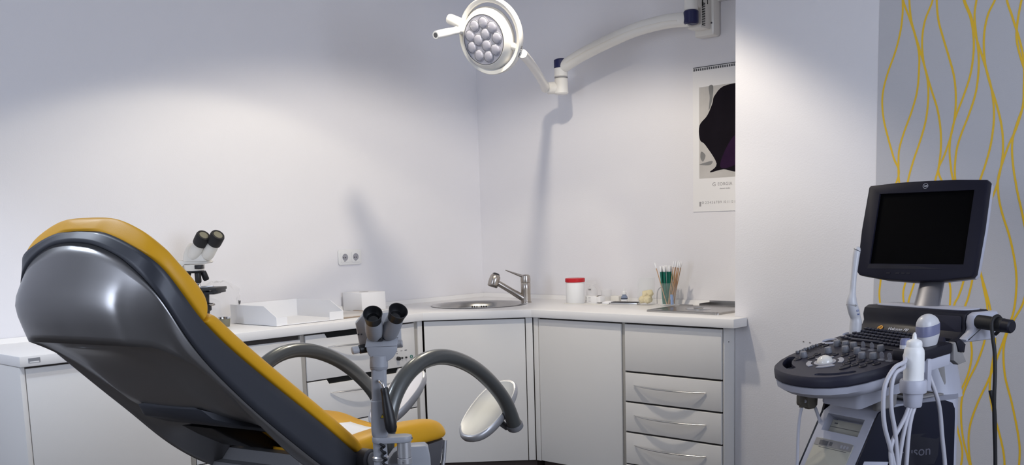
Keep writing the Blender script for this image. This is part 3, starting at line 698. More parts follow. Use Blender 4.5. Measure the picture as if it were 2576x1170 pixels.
# leg holders
for sv in (1, -1):
    b_ = .25
    P = catmull([c3(.125, sv*.215, .60), c3(.105, sv*.238, .74), c3(.110, sv*.25, .85), c3(.140, sv*.25, .915), c3(.195, sv*.25, .963), c3(.262, sv*.25, .988), c3(.34, sv*.25, .992), c3(.425, sv*.25, .975), c3(.52, sv*.25, .936), c3(.608, sv*.25, .879), c3(.682, sv*.25, .810), c3(.733, sv*.25, .728)], 5)
    lh = obj('leg_holder', tube(bmesh.new(), P, .0215, 22), 'arc_grey', ch)
    e = P[-1]; t_ = (P[-1]-P[-3]).normalized()
    bm = bmesh.new(); lathe(bm, [(0, 0), (.024, 0), (.0255, .004), (.0255, .014), (.022, .018), (0, .018)], frame(e - t_*.012, t_), 24); obj('end_collar', bm, 'mid_grey', lh)
    pc = c3(.712, sv*.172, .775); a_ = V((.865, 0, .50)).normalized(); nn = V((-.50, 0, .865)); b2 = V((0, 1, 0))
    if sv < 0: pc = c3(.70, sv*.165, .795)
    bm = bmesh.new(); tube(bm, [e + t_*.0, e + V((0, sv*.03, -.004)), pc - nn*.018], [.010, .010, .012], 10); obj('pad_bracket', bm, 'mid_grey', lh)
    bm = bmesh.new(); Rr = []
    for k, h in ((.55, -.020), (.86, -.017), (.97, -.006), (1.0, .004), (.985, .012), (.95, .016), (.90, .0155)):
        Rr.append([pc + a_*(x*k) + b2*(y_*k) + nn*(h + .10*x*x*0) for x, y_ in ell(.142, .066, 40, p=.85)])
    rings(bm, Rr, True, True, False); pd = obj('leg_pad', bm, 'pad_silver', ch, angle=60)
    bm = bmesh.new(); Rr = []
    for k, h in ((.90, .0155), (.80, .012), (.55, .008), (.25, .006)):
        Rr.append([pc + a_*(x*k) + b2*(y_*k) + nn*h for x, y_ in ell(.142, .066, 40, p=.85)])
    rings(bm, Rr, True, False, True); obj('pad_face', bm, 'pad_top' if sv > 0 else 'pad_white', pd, angle=60)
# paper sheet lying in the middle of the seat
ps = obj('paper_sheet', bmesh.new(), 'paper'); bm = bmesh.new(); rows = []
for s in (.05, .10, .18, .26, .34, .385):
    zm = {.05: .775, .10: .776, .18: .774, .26: .7705, .34: .7645, .385: .760}[s] + .008
    rows.append([(s, -v, zm + (abs(v)/.12)**2*.016) for v in (-.13, -.09, -.045, 0, .045, .09, .13)])
VV = grid(bm, rows)
ret = bmesh.ops.extrude_face_region(bm, geom=list(bm.faces)); bmesh.ops.translate(bm, vec=(0, 0, .0008), verts=[g for g in ret['geom'] if isinstance(g, bmesh.types.BMVert)])
bmesh.ops.recalc_face_normals(bm, faces=bm.faces); bm.to_mesh(ps.data); bm.free(); ps.data.shade_smooth()
ps.location = (2.336, -3.056, 0); ps.rotation_euler = (0, 0, math.radians(102.691)); tag(ps, 'white paper sheet lying in the hollow of the yellow chair seat', 'paper')

# ------------------------------------------------------------------ colposcope swung to the chair's side
cp = thing('colposcope', 'grey binocular colposcope on a square column with a black lever, at the chair side', 'colposcope', (2.6625, -3.0075, .55), math.radians(51.1))
z0 = .55
def Q(x, y, z): return V((x, y, z - z0))
def part(name, bm, m, parent=cp, **k): return obj(name, bm, m, parent, **k)
# lower post and swing arm
bm = bmesh.new(); cyl(bm, Q(0, 0, .60), Q(0, 0, .845), .0165, .0165, .002); part('lower_post', bm, 'colpo')
bm = bmesh.new(); cyl(bm, Q(0, 0, .792), Q(0, 0, .806), .0195, None, .004); part('post_collar', bm, 'silver')
bm = prism(bmesh.new(), rrect(.094, .044, .0215, 8, .029, -.004), .838-z0, .853-z0, bev=.003); ar = part('arm_plate', bm, 'colpo')
bm = bmesh.new(); cyl(bm, Q(.056, -.004, .80), Q(.056, -.004, .838), .0165, None, .001); cyl(bm, Q(.056, -.004, .783), Q(.056, -.004, .799), .0175, None, .002); part('swivel_joint', bm, 'silver', ar)
bm = bmesh.new(); merge(bm, lathe(bmesh.new(), [(0, 0), (.0025, 0), (.0025, .001), (0, .001)], frame(Q(.075, -.0115, .846), (.6, -.8, 0)), 10)); cyl(bm, Q(.052, -.0212, .79), Q(.052, -.0222, .79), .002, n=10); part('set_screw', bm, 'ink', ar)
# housing behind the joint
bm = bmesh.new()
arch = [(.005, .60), (.122, .60), (.119, .785), (.115, .812), (.108, .818), (.06, .818), (.045, .815), (.031, .806), (.020, .792), (.012, .775)]
prism(bm, arch, .026, .075, lambda x, y, h: Q(x, h, y), bev=.005); part('arm_housing', bm, 'colpo')
bm = bx(-.10, .06, .05, .13, .60-z0, .70-z0, .01); part('mounting_arm', bm, 'mid_grey')
P = [Q(.004+.0045*math.cos(t*.8)-.0, -.022+.0045*math.sin(t*.8), .848-.0025*t*.8) + V((.0002*t, 0, 0)) for t in range(0, 110)]
part('coiled_cable', tube(bmesh.new(), P, .0032, 8), 'black_rubber')
# column
bm = bmesh.new(); Rr = []
def sect(z, x, w, d, r): return [V((x+a, b, z-z0)) for a, b in rrect(w, d, r, 3)]
for z, w in ((.853, .034), (.858, .038), (.866, .040), (.872, .041), (.938, .041), (.941, .036)): Rr.append(sect(z, .001+(z-.85)*.03, w, w, .010))
rings(bm, Rr, True); part('column_foot', bm, 'colpo')
bm = bmesh.new(); Rr = [sect(z, .0035+(z-.94)*.03, .0355, .0355, .006) for z in (.94, 1.012)]; rings(bm, Rr, True); part('column', bm, 'colpo')
bm = bmesh.new(); cyl(bm, Q(.006, 0, 1.010), Q(.006, 0, 1.018), .0195, .0215, .001); cyl(bm, Q(.006, 0, 1.018), Q(.007, 0, 1.045), .0215, .0205, .001); part('column_collar', bm, 'colpo')
bm = bmesh.new(); t = bmesh.new()
tri = [(-.0055, 0), (.0055, 0), (0, .0105)]
prism(bm, tri, 0, .0006, lambda x, y, h: Q(.0085+x*1.0, -.0206-h, .899+y)); wl = part('warning_label', bm, 'ink', label='black and yellow triangular warning label')
prism(bm := bmesh.new(), [(-.0038, .0011), (.0038, .0011), (0, .0085)], 0, .0004, lambda x, y, h: Q(.0085+x, -.0212-h, .899+y)); part('label_field', bm, 'warn_yellow', wl)
# focusing lever
bm = bmesh.new(); tube(bm, catmull([Q(.004, -.016, .987), Q(.006, -.028, .988), Q(.012, -.034, .983), Q(.0155, -.035, .972)], 5), .0032, 12); lr = part('lever_rod', bm, 'handle')
bm = bmesh.new(); ax = V((.014, -.006, -.108)); lathe(bm, [(0, 0), (.0085, .001), (.0098, .006), (.0092, .012), (.0095, .02), (.0125, .05), (.0140, .078), (.0135, .096), (.010, .106), (.005, .109), (0, .109)], frame(Q(.0155, -.035, .974), ax), 24); part('lever_grip', bm, 'black', lr)
# head: D-shaped carrier, rear body, two tubes and eye cups
D = [(.036*math.cos(PI + PI*i/16), .036*math.sin(PI + PI*i/16)*1.02) for i in range(17)]
bm = prism(bmesh.new(), D, -.012, .045, lambda x, y, h: Q(.015+x, h, 1.066+y), bev=.0025); part('head_carrier', bm, 'colpo')
bm = prism(bmesh.new(), [(-.040, 0), (.036, 0), (.040, .018), (-.034, .020)], -.010, .043, lambda x, y, h: Q(.015+x*.98, h + (y*.5 if h < 0 else 0), 1.066+y), bev=.002); part('carrier_top', bm, 'colpo')
bm = prism(bmesh.new(), [(-.048, -.004), (.050, .0), (.050, .064), (.034, .083), (-.038, .078), (-.056, .058)], .018, .075, lambda x, y, h: Q(.012+x, h, 1.062+y), bev=.005); rb = part('rear_body', bm, 'colpo_light')
bm = bmesh.new()
for x in (-.038, -.031): cyl(bm, Q(x, .0185, 1.094), Q(x, .0172, 1.094), .0022, n=8)
part('body_screw', bm, 'ink', rb)
bm = bmesh.new(); cyl(bm, Q(.012, .07, 1.09), Q(.012, .125, 1.085), .026, .024, .003); part('objective', bm, 'dark_grey', rb)
for xb, xt, zt in ((.000, -.002, 1.141), (.031, .053, 1.146)):
    a = Q(xb, .004, 1.090); b = Q(xt, -.058, zt); ax = (b-a).normalized(); Ln = (b-a).length
    bm = lathe(bmesh.new(), [(0, -.004), (.014, -.002), (.0195, .008), (.021, .024), (.0205, Ln*.62), (.018, Ln*.86), (0, Ln*.87)], frame(a, ax), 28); et = part('eyepiece_tube', bm, 'colpo')
    bm = lathe(bmesh.new(), [(.0165, 0), (.0185, .001), (.0195, .012), (.0215, .025), (.0222, .028), (.0205, .0285), (.0185, .022), (.0165, .013), (.012, .009), (0, .0095)], frame(a+ax*(Ln*.80), ax), 32); cu = part('eye_cup', bm, 'black', et)
    bm = lathe(bmesh.new(), [(.0128, .0095), (.0122, .0112), (.006, .0128), (0, .0132)], frame(a+ax*(Ln*.80), ax), 24); part('eye_lens', bm, 'black_gloss', cu)
bm = bmesh.new(); cyl(bm, Q(.013, -.010, 1.086), Q(.013, -.013, 1.080), .006, .006, .001, 16); part('hinge_button', bm, 'black')
bm = bmesh.new(); cyl(bm, Q(-.018, .012, 1.062), Q(-.038, .006, 1.060), .0105, None, .001); kn = part('focus_knob', bm, 'black')
bm = bmesh.new(); cyl(bm, Q(-.038, .006, 1.060), Q(-.055, .002, 1.0585), .0092, None, .002); part('knob_cap', bm, 'colpo_light', kn)
bm = bmesh.new(); cyl(bm, Q(.046, .012, 1.068), Q(.064, .010, 1.069), .0095, None, .002); part('focus_knob', bm, 'silver')

# ------------------------------------------------------------------ ultrasound machine
# machine space: x = towards the operator, y = towards the camera side, z = up
UO = V((3.215, -1.227, 0)); UR = math.radians(-107.309)
um = thing('ultrasound_machine', 'navy and white ultrasound machine on a trolley with a tilted black monitor', 'ultrasound machine', UO, UR)
UM = Matrix.Translation(UO) @ Matrix.Rotation(UR, 4, 'Z')
def K(u, v, h=0.0): return V((u, v, .948 - (u-.117)*.1944 + h))       # on the sloping control panel
KN = V((.1908, 0, .9816))
def km(u, v, h=0.0): return frame(K(u, v, h), KN, (0, 1, 0))
# control panel outline
half = [(.06, .150), (.10, .178), (.16, .190), (.24, .193), (.32, .192), (.38, .187), (.43, .174), (.475, .150), (.508, .112), (.527, .066), (.534, .022)]
out = half + [(u, -v) for u, v in reversed(half)]
def scaled(k, du=0.0): return [((u-.30)*k+.30+du, v*k) for u, v in out]
bm = bmesh.new(); rings(bm, [[K(u, v, h) for u, v in scaled(k)] for k, h in ((.93, -.034), (.975, -.034), (1.0, -.028), (1.006, -.014), (.998, -.004), (.985, 0.0), (.95, 0.0))], True)
deck = obj('control_panel', bm, 'us_navy', um, angle=30)
def pill(a, b, r, h0, h1, n=8, bend=0.0):
    a, b = V((*a, 0)), V((*b, 0)); d = (b-a).normalized(); p = V((-d.y, d.x, 0)); L_ = []
    mid = [a.lerp(b, t/8) + p*bend*(1-(t/4-1)**2) for t in range(9)]
    for m_ in mid: L_.append(m_ - p*r)
    for i in range(1, n): L_.append(b + (p*-math.cos(PI*i/n) + d*math.sin(PI*i/n))*r)
    for m_ in reversed(mid): L_.append(m_ + p*r)
    for i in range(1, n): L_.append(a + (p*math.cos(PI*i/n) - d*math.sin(PI*i/n))*r)
    bm = bmesh.new(); prism(bm, [(q.x, q.y) for q in L_], h0, h1, lambda x, y, h: K(x, y, h)); return bm
cut(deck, pill((.400, -.155), (.478, -.075), .014, -.06, .02, bend=-.012))
cut(deck, pill((.497, .055), (.442, .135), .011, -.024, .02, bend=-.010))
bm = bmesh.new(); rings(bm, [[K(u, v, h) for u, v in scaled(k, d)] for k, h, d in ((.80, -.082, -.03), (.90, -.074, -.012), (.965, -.055, 0), (.985, -.036, 0), (.96, -.0345, 0))], True)
uc = obj('panel_underside', bm, 'us_white', um, angle=50); cut(uc, pill((.402, -.150), (.474, -.08), .011, -.12, .02, bend=-.012))
# keyboard
kb = obj('keyboard_bed', prism(bmesh.new(), [(.055, -.155), (.215, -.165), (.238, .118), (.08, .128)], 0, .004, lambda x, y, h: K(x, y, h), bev=.001), 'us_dark', um)
bm = box(bmesh.new(), (0, 0, .004), (.0125, .0125, .006), .002, 2); k0 = None
for r in range(5):
    for q in range(16):
        u = .075 + r*.0265 + .0014*q; v = -.145 + q*.0168
        if r == 4 and 3 <= q <= 9: continue
        if k0 is None:
            k0 = obj('key', bm, 'key_dark', kb); k = k0
        else:
            k = k0.copy(); COL.objects.link(k); k.parent = kb
        k.matrix_local = km(u, v, .004)
bm = box(bmesh.new(), (0, 0, .004), (.112, .0125, .006), .002, 2); k = obj('space_bar', bm, 'key_dark', kb); k.matrix_local = km(.190, -.044, .004)
def copies(name, bm, m, spots, parent, h=0.0, ang=None):
    first = None
    for i, s in enumerate(spots):
        if first is None: first = obj(name, bm, m, parent); k = first
        else: k = first.copy(); COL.objects.link(k); k.parent = parent
        k.matrix_local = km(s[0], s[1], h) @ Matrix.Rotation(ang[i] if ang else 0, 4, 'Z')
kn = bmesh.new(); lathe(kn, [(0, 0), (.0115, 0), (.0120, .002), (.0102, .0165), (.0094, .018), (.0, .0185)], None, 24)
copies('rotary_knob', kn, 'knob_grey', [(.244, -.110), (.244, -.075), (.246, -.040), (.315, -.080), (.287, -.035), (.288, .013), (.323, .064), (.315, .099), (.244, .065), (.378, -.122)], um)
pd_ = bmesh.new(); box(pd_, (0, 0, .003), (.020, .012, .004), .001); prism(pd_, ell(.008, .012, 20, 0, .012, 1), -.0015, .0015, lambda x, y, h: (x, h+.004, y+.003), bev=.0005)
copies('toggle_paddle', pd_, 'film_thin', [(.255, .004), (.257, .040), (.325, .138), (.327, .168)], um)
rb = bmesh.new(); lathe(rb, [(0, 0), (.0122, 0), (.0125, .0015), (.0108, .003), (.0092, .0032), (.008, .0022), (0, .002)], None, 24, .8, 1.15)
copies('ring_button', rb, 'us_dark', [(.250, -.172), (.258, -.148), (.262, -.02), (.345, -.099), (.348, -.068), (.326, -.043), (.319, -.008), (.379, -.090), (.329, .030), (.354, .050), (.353, .086), (.352, .118), (.386, .062), (.388, .094), (.389, .126), (.357, .148), (.276, .165), (.278, .132), (.205, .150), (.225, .165), (.405, -.120)], um)
rb = bmesh.new(); lathe(rb, [(0, 0), (.0180, 0), (.0185, .002), (.015, .004), (.012, .0035), (0, .003)], None, 28, .7, 1.2); copies('oval_button', rb, 'us_dark', [(.417, .084)], um)
sl = bmesh.new(); box(sl, (0, 0, .004), (.010, .007, .008), .0015); copies('slide_knob', sl, 'knob_grey', [(.352-.0115*i, -.176+(.004 if i % 3 else 0)) for i in range(8)], um)
bm = bmesh.new()
for i in range(8): merge(bm, prism(bmesh.new(), [(.350-.0115*i, -.182), (.353-.0115*i, -.182), (.353-.0115*i, -.140), (.350-.0115*i, -.140)], 0, .0006, lambda x, y, h: K(x, y, h)))
obj('slide_slot', bm, 'cavity_shade', um)
bm = lathe(bmesh.new(), [(.024, 0), (.033, 0), (.033, .0022), (.029, .0032), (.024, .0026), (.024, 0)], km(.398, -.014), 40); tb = obj('trackball_ring', bm, 'button_light', um)
bm = lathe(bmesh.new(), [(.0245, .001), (.0240, .007), (.020, .014), (.013, .019), (.006, .0212), (0, .0217)], km(.398, -.014), 36); obj('trackball', bm, 'ball', tb, angle=80)
for a0 in (45, 135, 225, 315):
    a = math.radians(a0); pts = []
    for i in range(9): t = a + math.radians(-30+60*i/8); pts.append((.398+.056*math.cos(t), -.014+.056*math.sin(t)))
    for i in range(9): t = a + math.radians(28-56*i/8); pts.append((.398+.041*math.cos(t), -.014+.041*math.sin(t)))
    obj('trackball_button', prism(bmesh.new(), pts, 0, .003, lambda x, y, h: K(x, y, h), bev=.001), 'button_light', um)
# probe holders at the far edge and the near edge
def holder(u, v, r, r_in, m='us_grey'):
    bm = lathe(bmesh.new(), [(r_in, -.02), (r, -.02), (r, .001), (r-.003, .004), (r_in+.002, .004), (r_in, .001), (r_in, -.02)], km(u, v, .001), 32); return obj('probe_holder', bm, m, um)
holder(.132, -.158, .030, .0235, 'us_white'); holder(.217, -.168, .028, .022, 'us_white'); holder(.270, .176, .026, .021, 'us_white')
bm = prism(bmesh.new(), rrect(.150, .100, .012, 4, .232, .205), .918, .950, lambda x, y, h: (x, y, h-(x-.23)*.12), bev=.006)
hb = obj('holder_block', bm, 'us_dark', um)
obj('block_base', prism(bmesh.new(), rrect(.146, .094, .012, 4, .232, .205), .884, .919, lambda x, y, h: (x, y, h-(x-.23)*.12), bev=.004), 'us_white', hb)
bm = prism(bmesh.new(), [(.10, .896), (.135, .890), (.158, .905), (.162, .955), (.150, .962), (.140, .93), (.118, .925)], .235, .258, lambda x, y, h: (x, h, y), bev=.004); obj('cable_hook', bm, 'us_grey', hb)
bm = prism(bmesh.new(), [(.115, .925), (.14, .93), (.155, .962), (.135, .968), (.11, .95)], .232, .262, lambda x, y, h: (x, h, y), bev=.005); obj('hook_cap', bm, 'us_dark', hb)
# gel holder: bracket, ring and cup
bm = bx(.257, .275, .225, .262, .826, .920, .004); bx(.275, .34, .235, .245, .84, .87, bm=bm); gh = obj('gel_bracket', bm, 'us_white', um)
bm = lathe(bmesh.new(), [(.0285, .832), (.0355, .832), (.037, .838), (.037, .864), (.0345, .869), (.030, .869), (.0285, .864), (.0285, .832)], Matrix.Translation((.345, .27, 0)), 36); obj('gel_ring', bm, 'us_white', gh)
bm = lathe(bmesh.new(), [(0, .790), (.022, .790), (.0245, .794), (.0275, .833), (.0262, .833), (.0235, .797), (0, .797)], Matrix.Translation((.345, .27, 0)), 32); obj('gel_cup', bm, 'us_white', gh)
# cross bar behind the keyboard
prof = [(.035, .942), (.042, .952), (.012, .972), (.006, .984), (.010, 1.004), (.004, 1.026), (-.012, 1.034), (-.105, 1.034), (-.115, 1.02), (-.115, .955), (-.10, .942)]
bm = prism(bmesh.new(), prof, -.222, .176, lambda x, y, h: (x, h, y), bev=.008); bar = obj('cross_bar', bm, 'us_dark', um)
bm = prism(bmesh.new(), [(x*1.0-.004, (z-.988)*.96+.987) for x, z in prof], .174, .206, lambda x, y, h: (x, h, y), bev=.010); obj('bar_end', bm, 'us_white', bar)
bm = prism(bmesh.new(), rrect(.10, .36, .04, 5, -.062, -.02), 1.0335, 1.038, None, bev=.002); obj('bar_lid', bm, 'us_white', bar)
obj('bar_door', prism(bmesh.new(), rrect(.105, .055, .006, 4, .115, .992), 0, .003, lambda x, y, h: (.0105+h-(.992-y)*.0, x, y), bev=.001), 'us_navy', bar)
sf = frame((.0285, -.128, .9640), (.62, 0, .78), (0, 1, 0))
bm = lathe(bmesh.new(), [(.0075, 0), (.0095, 0), (.0095, .0015), (.0075, .0015), (.0075, 0)], sf, 28); lathe(bm, [(.0030, 0), (.0046, 0), (.0046, .0012), (.0030, .0012), (.0030, 0)], sf, 24); obj('power_button', bm, 'amber', bar)
text('bar_print', 'Voluson P8', .0175, frame((.0275, -.058, .9635), (.62, 0, .78), (0, 1, 0)), 'text_silver', bar, shear=.15)
bm = bmesh.new(); cyl(bm, (-.02, .196, 1.004), (-.02, .318, .996), .0205, None, .004); hr = obj('push_handle', bm, 'us_dark', um)
bm = bmesh.new(); cyl(bm, (-.02, .196, 1.004), (-.02, .29, .998), .0212, None, .001); obj('handle_grip', bm, 'black_rubber', hr)
# monitor on its pillar
bm = bmesh.new(); Rr = []
for t in range(7):
    f = t/6; c_ = V((-.062-.115*f, -.020-.062*f, 1.036+.115*f)); Rr.append([c_ + V((x, y, 0)) for x, y in ell(.028-.002*f, .046-.004*f, 28)])
rings(bm, Rr, True); obj('monitor_pillar', bm, 'pillar', um)
mx = V((-.0925, .399, 0)).normalized(); mu = V((-.0775, -.032, .3155)).normalized(); mu = (mu - mx*mu.dot(mx)).normalized(); mn = mx.cross(mu)
MC = V((-.125, -.107, 1.283)); MM = Matrix((mx, mu, mn)).transposed().to_4x4(); MM.translation = MC
def mp(x, y, h): return MM @ V((x, y, h))
bz = [(-.205, .150), (-.200, .157), (-.10, .1635), (0, .165), (.10, .1635), (.199, .158), (.205, .151), (.207, .0), (.203, -.146), (.195, -.158), (.10, -.171), (0, -.176), (-.10, -.171), (-.193, -.157), (-.203, -.146), (-.2085, 0)]
bm = prism(bmesh.new(), bz, -.030, .004, mp, bev=.006); mon = obj('monitor_bezel', bm, 'bezel', um)
sc = [(-.160, -.118), (.165, -.118), (.165, .126), (-.160, .126)]
cut(mon, prism(bmesh.new(), sc, -.006, .05, mp))
obj('screen', prism(bmesh.new(), sc, -.010, -.0045, mp), 'screen', mon, smooth=False)
bm = prism(bmesh.new(), [(x*.985, y*.985) for x, y in bz], -.062, -.029, mp, bev=.012); obj('monitor_back', bm, 'us_white', mon)
bm = prism(bmesh.new(), [(-.165, -.136), (.10, -.134), (.0, -.124), (-.16, -.1195)], .004, .0046, mp); obj('bezel_lip', bm, 'us_dark', mon)
lm = MM @ Matrix.Translation((0, .146, .004))
bm = lathe(bmesh.new(), [(.0078, 0), (.0088, 0), (.0088, .001), (.0078, .001), (.0078, 0)], lm, 28); lg = obj('round_badge', bm, 'text_silver', mon)
text('badge_print', 'GE', .0085, lm @ Matrix.Translation((0, 0, .0005)), 'text_silver', lg, shear=.2)
bm = bmesh.new()
for x in (-.085, -.052, -.033, -.014): prism(bm, rrect(.014, .005, .001, 2, x, -.146 - .004), .004, .0052, mp)
obj('menu_button', bm, 'us_dark', mon)
# trolley body
def uf(z): return .311 + (.722 - max(z, .52))*.612 - max(0, .52 - z)*.10
bm = bmesh.new(); Rr = []
for z in (.10, .25, .40, .55, .66, .70, .722, .738, .750, .757):
    k = 0 if z <= .722 else (z-.722)/.035
    f_ = uf(min(z, .722)) - (0 if z <= .722 else .085*k**1.6 + .01*k)
    Rr.append([V((f_, -.1+.004*k, z)), V((f_, .1-.004*k, z)), V((.06, .186, z + .012*k)), V((.034, .183, z+.012*k)), V((-.05, .118, z+.012*k)), V((-.115, .05, z+.012*k)), V((-.115, -.05, z+.012*k)), V((-.05, -.118, z+.012*k)), V((.034, -.183, z+.012*k)), V((.06, -.186, z+.012*k))])
rings(bm, Rr, True); body = obj('trolley_body', bm, 'us_white', um, angle=28)
# recess with drive, printer below
def fr_(x, y, h):   # x across, y along the slope upwards, h outwards; origin at u=.311, z=.722
    d = V((-.5220, 0, .8530)); nn_ = V((.8530, 0, .5220)); return V((.311, 0, .722)) + V((0, 1, 0))*x + d*y + nn_*h
cut(body, prism(bmesh.new(), [(-.077, -.064), (.070, -.064), (.070, -.006), (-.077, -.006)], -.05, .03, fr_))
bm = bx(.0, .0, 0, 0, 0, 0) if False else bmesh.new()
prism(bm, [(-.0765, .0), (.0695, .0), (.0695, .046), (-.0765, .046)], -.046, -.030, lambda x, y, h: fr_(x, y-.060, h) , bev=.001); dv = obj('disc_drive', bm, 'us_beige', body)
bm = prism(bmesh.new(), [(-.070, .022), (.064, .022), (.064, .042), (-.070, .042)], -.030, -.0285, lambda x, y, h: fr_(x, y-.060, h), bev=.0006); obj('disc_tray', bm, 'us_beige', dv)
bm = bmesh.new(); prism(bm, [(-.076, .0205), (.069, .0205), (.069, .0217), (-.076, .0217)], -.0299, -.0292, lambda x, y, h: fr_(x, y-.060, h))
prism(bm, [(-.063, .032), (-.050, .032), (-.050, .036), (-.063, .036)], -.0285, -.0281, lambda x, y, h: fr_(x, y-.060, h)); prism(bm, [(.048, .026), (.058, .026), (.053, .032)], -.0285, -.0281, lambda x, y, h: fr_(x, y-.060, h)); cyl(bm, fr_(.055, -.052, -.030), fr_(.055, -.052, -.0285), .004, n=12)
obj('drive_print', bm, 'ink', dv)
bm = prism(bmesh.new(), rrect(.152, .135, .010, 4, -.004, -.158), -.02, .003, fr_, bev=.002); pr = obj('printer', bm, 'us_beige', body)
obj('printer_strip', prism(bmesh.new(), [(-.078, -.116), (.071, -.116), (.071, -.093), (-.078, -.093)], .003, .0042, fr_), 'us_grey', pr)
bm = bmesh.new(); prism(bm, [(-.058, -.113), (-.025, -.113), (-.025, -.098), (-.058, -.098)], .0042, .005, fr_); prism(bm, [(-.018, -.111), (-.007, -.111), (-.007, -.099), (-.018, -.099)], .0042, .005, fr_); prism(bm, [(-.056, -.121), (.055, -.121), (.055, -.1195), (-.056, -.1195)], .003, .0036, fr_)
obj('printer_window', bm, 'ink', pr)
bm = bmesh.new()
for x in (.031, .043, .055): prism(bm, rrect(.008, .010, .001, 2, x, -.106), .0042, .005, fr_)
obj('printer_button', bm, 'button_light', pr)
# dark side panels with their lettering
for sv in (1, -1):
    A_ = V((0, sv*.1, 0)); dirv = None
    def sp(t, z, h, sv=sv):
        f_ = uf(min(z, .722)); a = V((f_, sv*.1, z)); b = V((.06, sv*.186, z)); d = (b-a); p = V((sv*d.y, -sv*d.x, 0)).normalized()
        if p.y*sv < 0: p = -p
        return a + d*t + p*h
    bm = bmesh.new(); zs = [.12, .25, .40, .55, .66, .72]; Ts = [(0.0, 1.0)]*6
    R0 = []
    for h in (.0005, .008):
        R0.append([sp(.012, z, h) for z in zs] + [sp(.05, .742, h), sp(.12, .752, h), sp(.5, .764, h), sp(.88, .769, h), sp(.97, .760, h), sp(1.0, .742, h)] + [sp(1.005, z, h) for z in reversed(zs)])
    rings(bm, R0, True); spn = obj('side_panel', bm, 'us_panel', body, angle=40)
    if sv > 0:
        bm = bmesh.new(); q = lambda t, z, h: sp(t, z, h)
        rings(bm, [[q(.36, .575, h), q(.80, .575, h), q(.83, .60, h), q(.83, .655, h), q(.80, .672, h), q(.36, .672, h), q(.33, .65, h), q(.33, .60, h)] for h in (.008, .0105)], True); obj('name_plate', bm, 'us_dark', spn)
        a = sp(.53, .618, .011); d = (sp(.8, .622, .011)-sp(.3, .622, .011)).normalized(); nz = V((-d.y, d.x, 0)); nz = nz if nz.y > 0 else -nz
        text('plate_print', 'Voluson', .043, frame(a, nz, d), 'text_dim', spn)
# neck between body and cross bar
bm = bmesh.new(); Rr = []
for z, a, b in ((.757, .088, .128), (.80, .085, .119), (.86, .082, .103), (.90, .078, .082), (.945, .074, .075)): Rr.append([V((-.03 + x, y, z)) for x, y in ell(a, b, 32, p=.85)])
rings(bm, Rr, True); nk = obj('neck', bm, 'us_white', um)
ni = frame((.016, .088, .826), (.74, .66, .12), (-.66, .74, 0))
bm = bmesh.new(); prism(bm, [(-.026, -.045), (.022, -.045), (.027, -.02), (.022, .03), (.002, .046), (-.026, .042)], -.004, .006, lambda x, y, h: ni @ V((x, y, h)), bev=.003); obj('neck_inlay', bm, 'us_grey', nk)
# bracket that carries the control panel
bm = prism(bmesh.new(), rrect(.20, .16, .02, 4, .27, .02), .775, .835, lambda x, y, h: (x, y, h-(x-.27)*.19), bev=.006); br = obj('panel_bracket', bm, 'us_white', um)
bm = prism(bmesh.new(), [(.02, .80), (.26, .80), (.26, .84), (.0, .92), (-.05, .92)], -.06, .06, lambda x, y, h: (x, h, y), bev=.008); obj('support_arm', bm, 'us_white', br)
bm = bmesh.new(); Rr = []
for z, a, b in ((.79, .042, .030), (.74, .040, .028), (.705, .034, .024), (.685, .022, .016), (.680, .008, .006)): Rr.append([V((.235+x, .075+y, z)) for x, y in ell(a, b, 24)])
rings(bm, Rr, True); obj('release_grip', bm, 'us_grey', br)
bm = bx(.02, .17, -.10, .12, .769, .775, .002); tr_ = obj('storage_tray', bm, 'us_grey', body)
bm = bmesh.new()
for i in range(4): bx(.03+i*.035, .045+i*.035, -.06, .10, .775, .778, bm=bm)
obj('tray_slot', bm, 'hook_brown', tr_)
# hook under the panel at the far side
bm = prism(bmesh.new(), [(.345, .808), (.385, .808), (.392, .75), (.385, .735), (.362, .735), (.350, .745)], -.112, -.088, lambda x, y, h: (x, h, y), bev=.003); prism(bm, rrect(.022, .040, .010, 4, .412, .768), -.108, -.092, lambda x, y, h: (x, h, y), bev=.003); bx(.38, .412, -.106, -.094, .742, .756, bm=bm); obj('hook', bm, 'hook_brown', um)
# foot and castors
bm = prism(bmesh.new(), [(.50, -.12), (.50, .12), (.45, .22), (-.20, .24), (-.26, .2), (-.26, -.2), (-.20, -.24), (.45, -.22)], .085, .125, None, bev=.01); obj('trolley_foot', bm, 'us_grey', um)
for u, v in ((.42, .19), (.42, -.19), (-.2, .2), (-.2, -.2)):
    bm = bmesh.new(); cyl(bm, (u, v-.018, .045), (u, v+.018, .045), .045, None, .008); cyl(bm, (u, v, .05), (u, v, .09), .015); obj('castor', bm, 'black_rubber', um)

# ------------------------------------------------------------------ probes, gel and cables kept on the machine
def wth(name, label, cat, u, v, z, group=None): return thing(name, label, cat, UM @ V((u, v, z)), UR, group)
pb = wth('ultrasound_probe', 'long thin white endocavity probe standing upright in the far holder of the console', 'probe', .115, -.158, .932)
o_ = V((.115, -.158, .932)); T_ = lambda a: [V(p) - o_ for p in a]
P = catmull(T_([(.113, -.158, .932), (.112, -.158, .960), (.110, -.158, .985), (.113, -.158, 1.003), (.120, -.158, 1.022), (.130, -.158, 1.048), (.131, -.158, 1.066), (.127, -.158, 1.090), (.124, -.158, 1.13), (.119, -.158, 1.17), (.114, -.158, 1.205), (.110, -.158, 1.222), (.108, -.158, 1.231), (.107, -.158, 1.2345)]), 4)
rad = [.019, .0195, .0195, .0165, .0185, .0175, .0150, .0098, .0092, .0100, .0112, .0112, .0085, .002]
rr = []
for i in range(len(P)):
    t = i/4; a = min(int(t), len(rad)-2); rr.append(rad[a] + (rad[a+1]-rad[a])*(t-a))
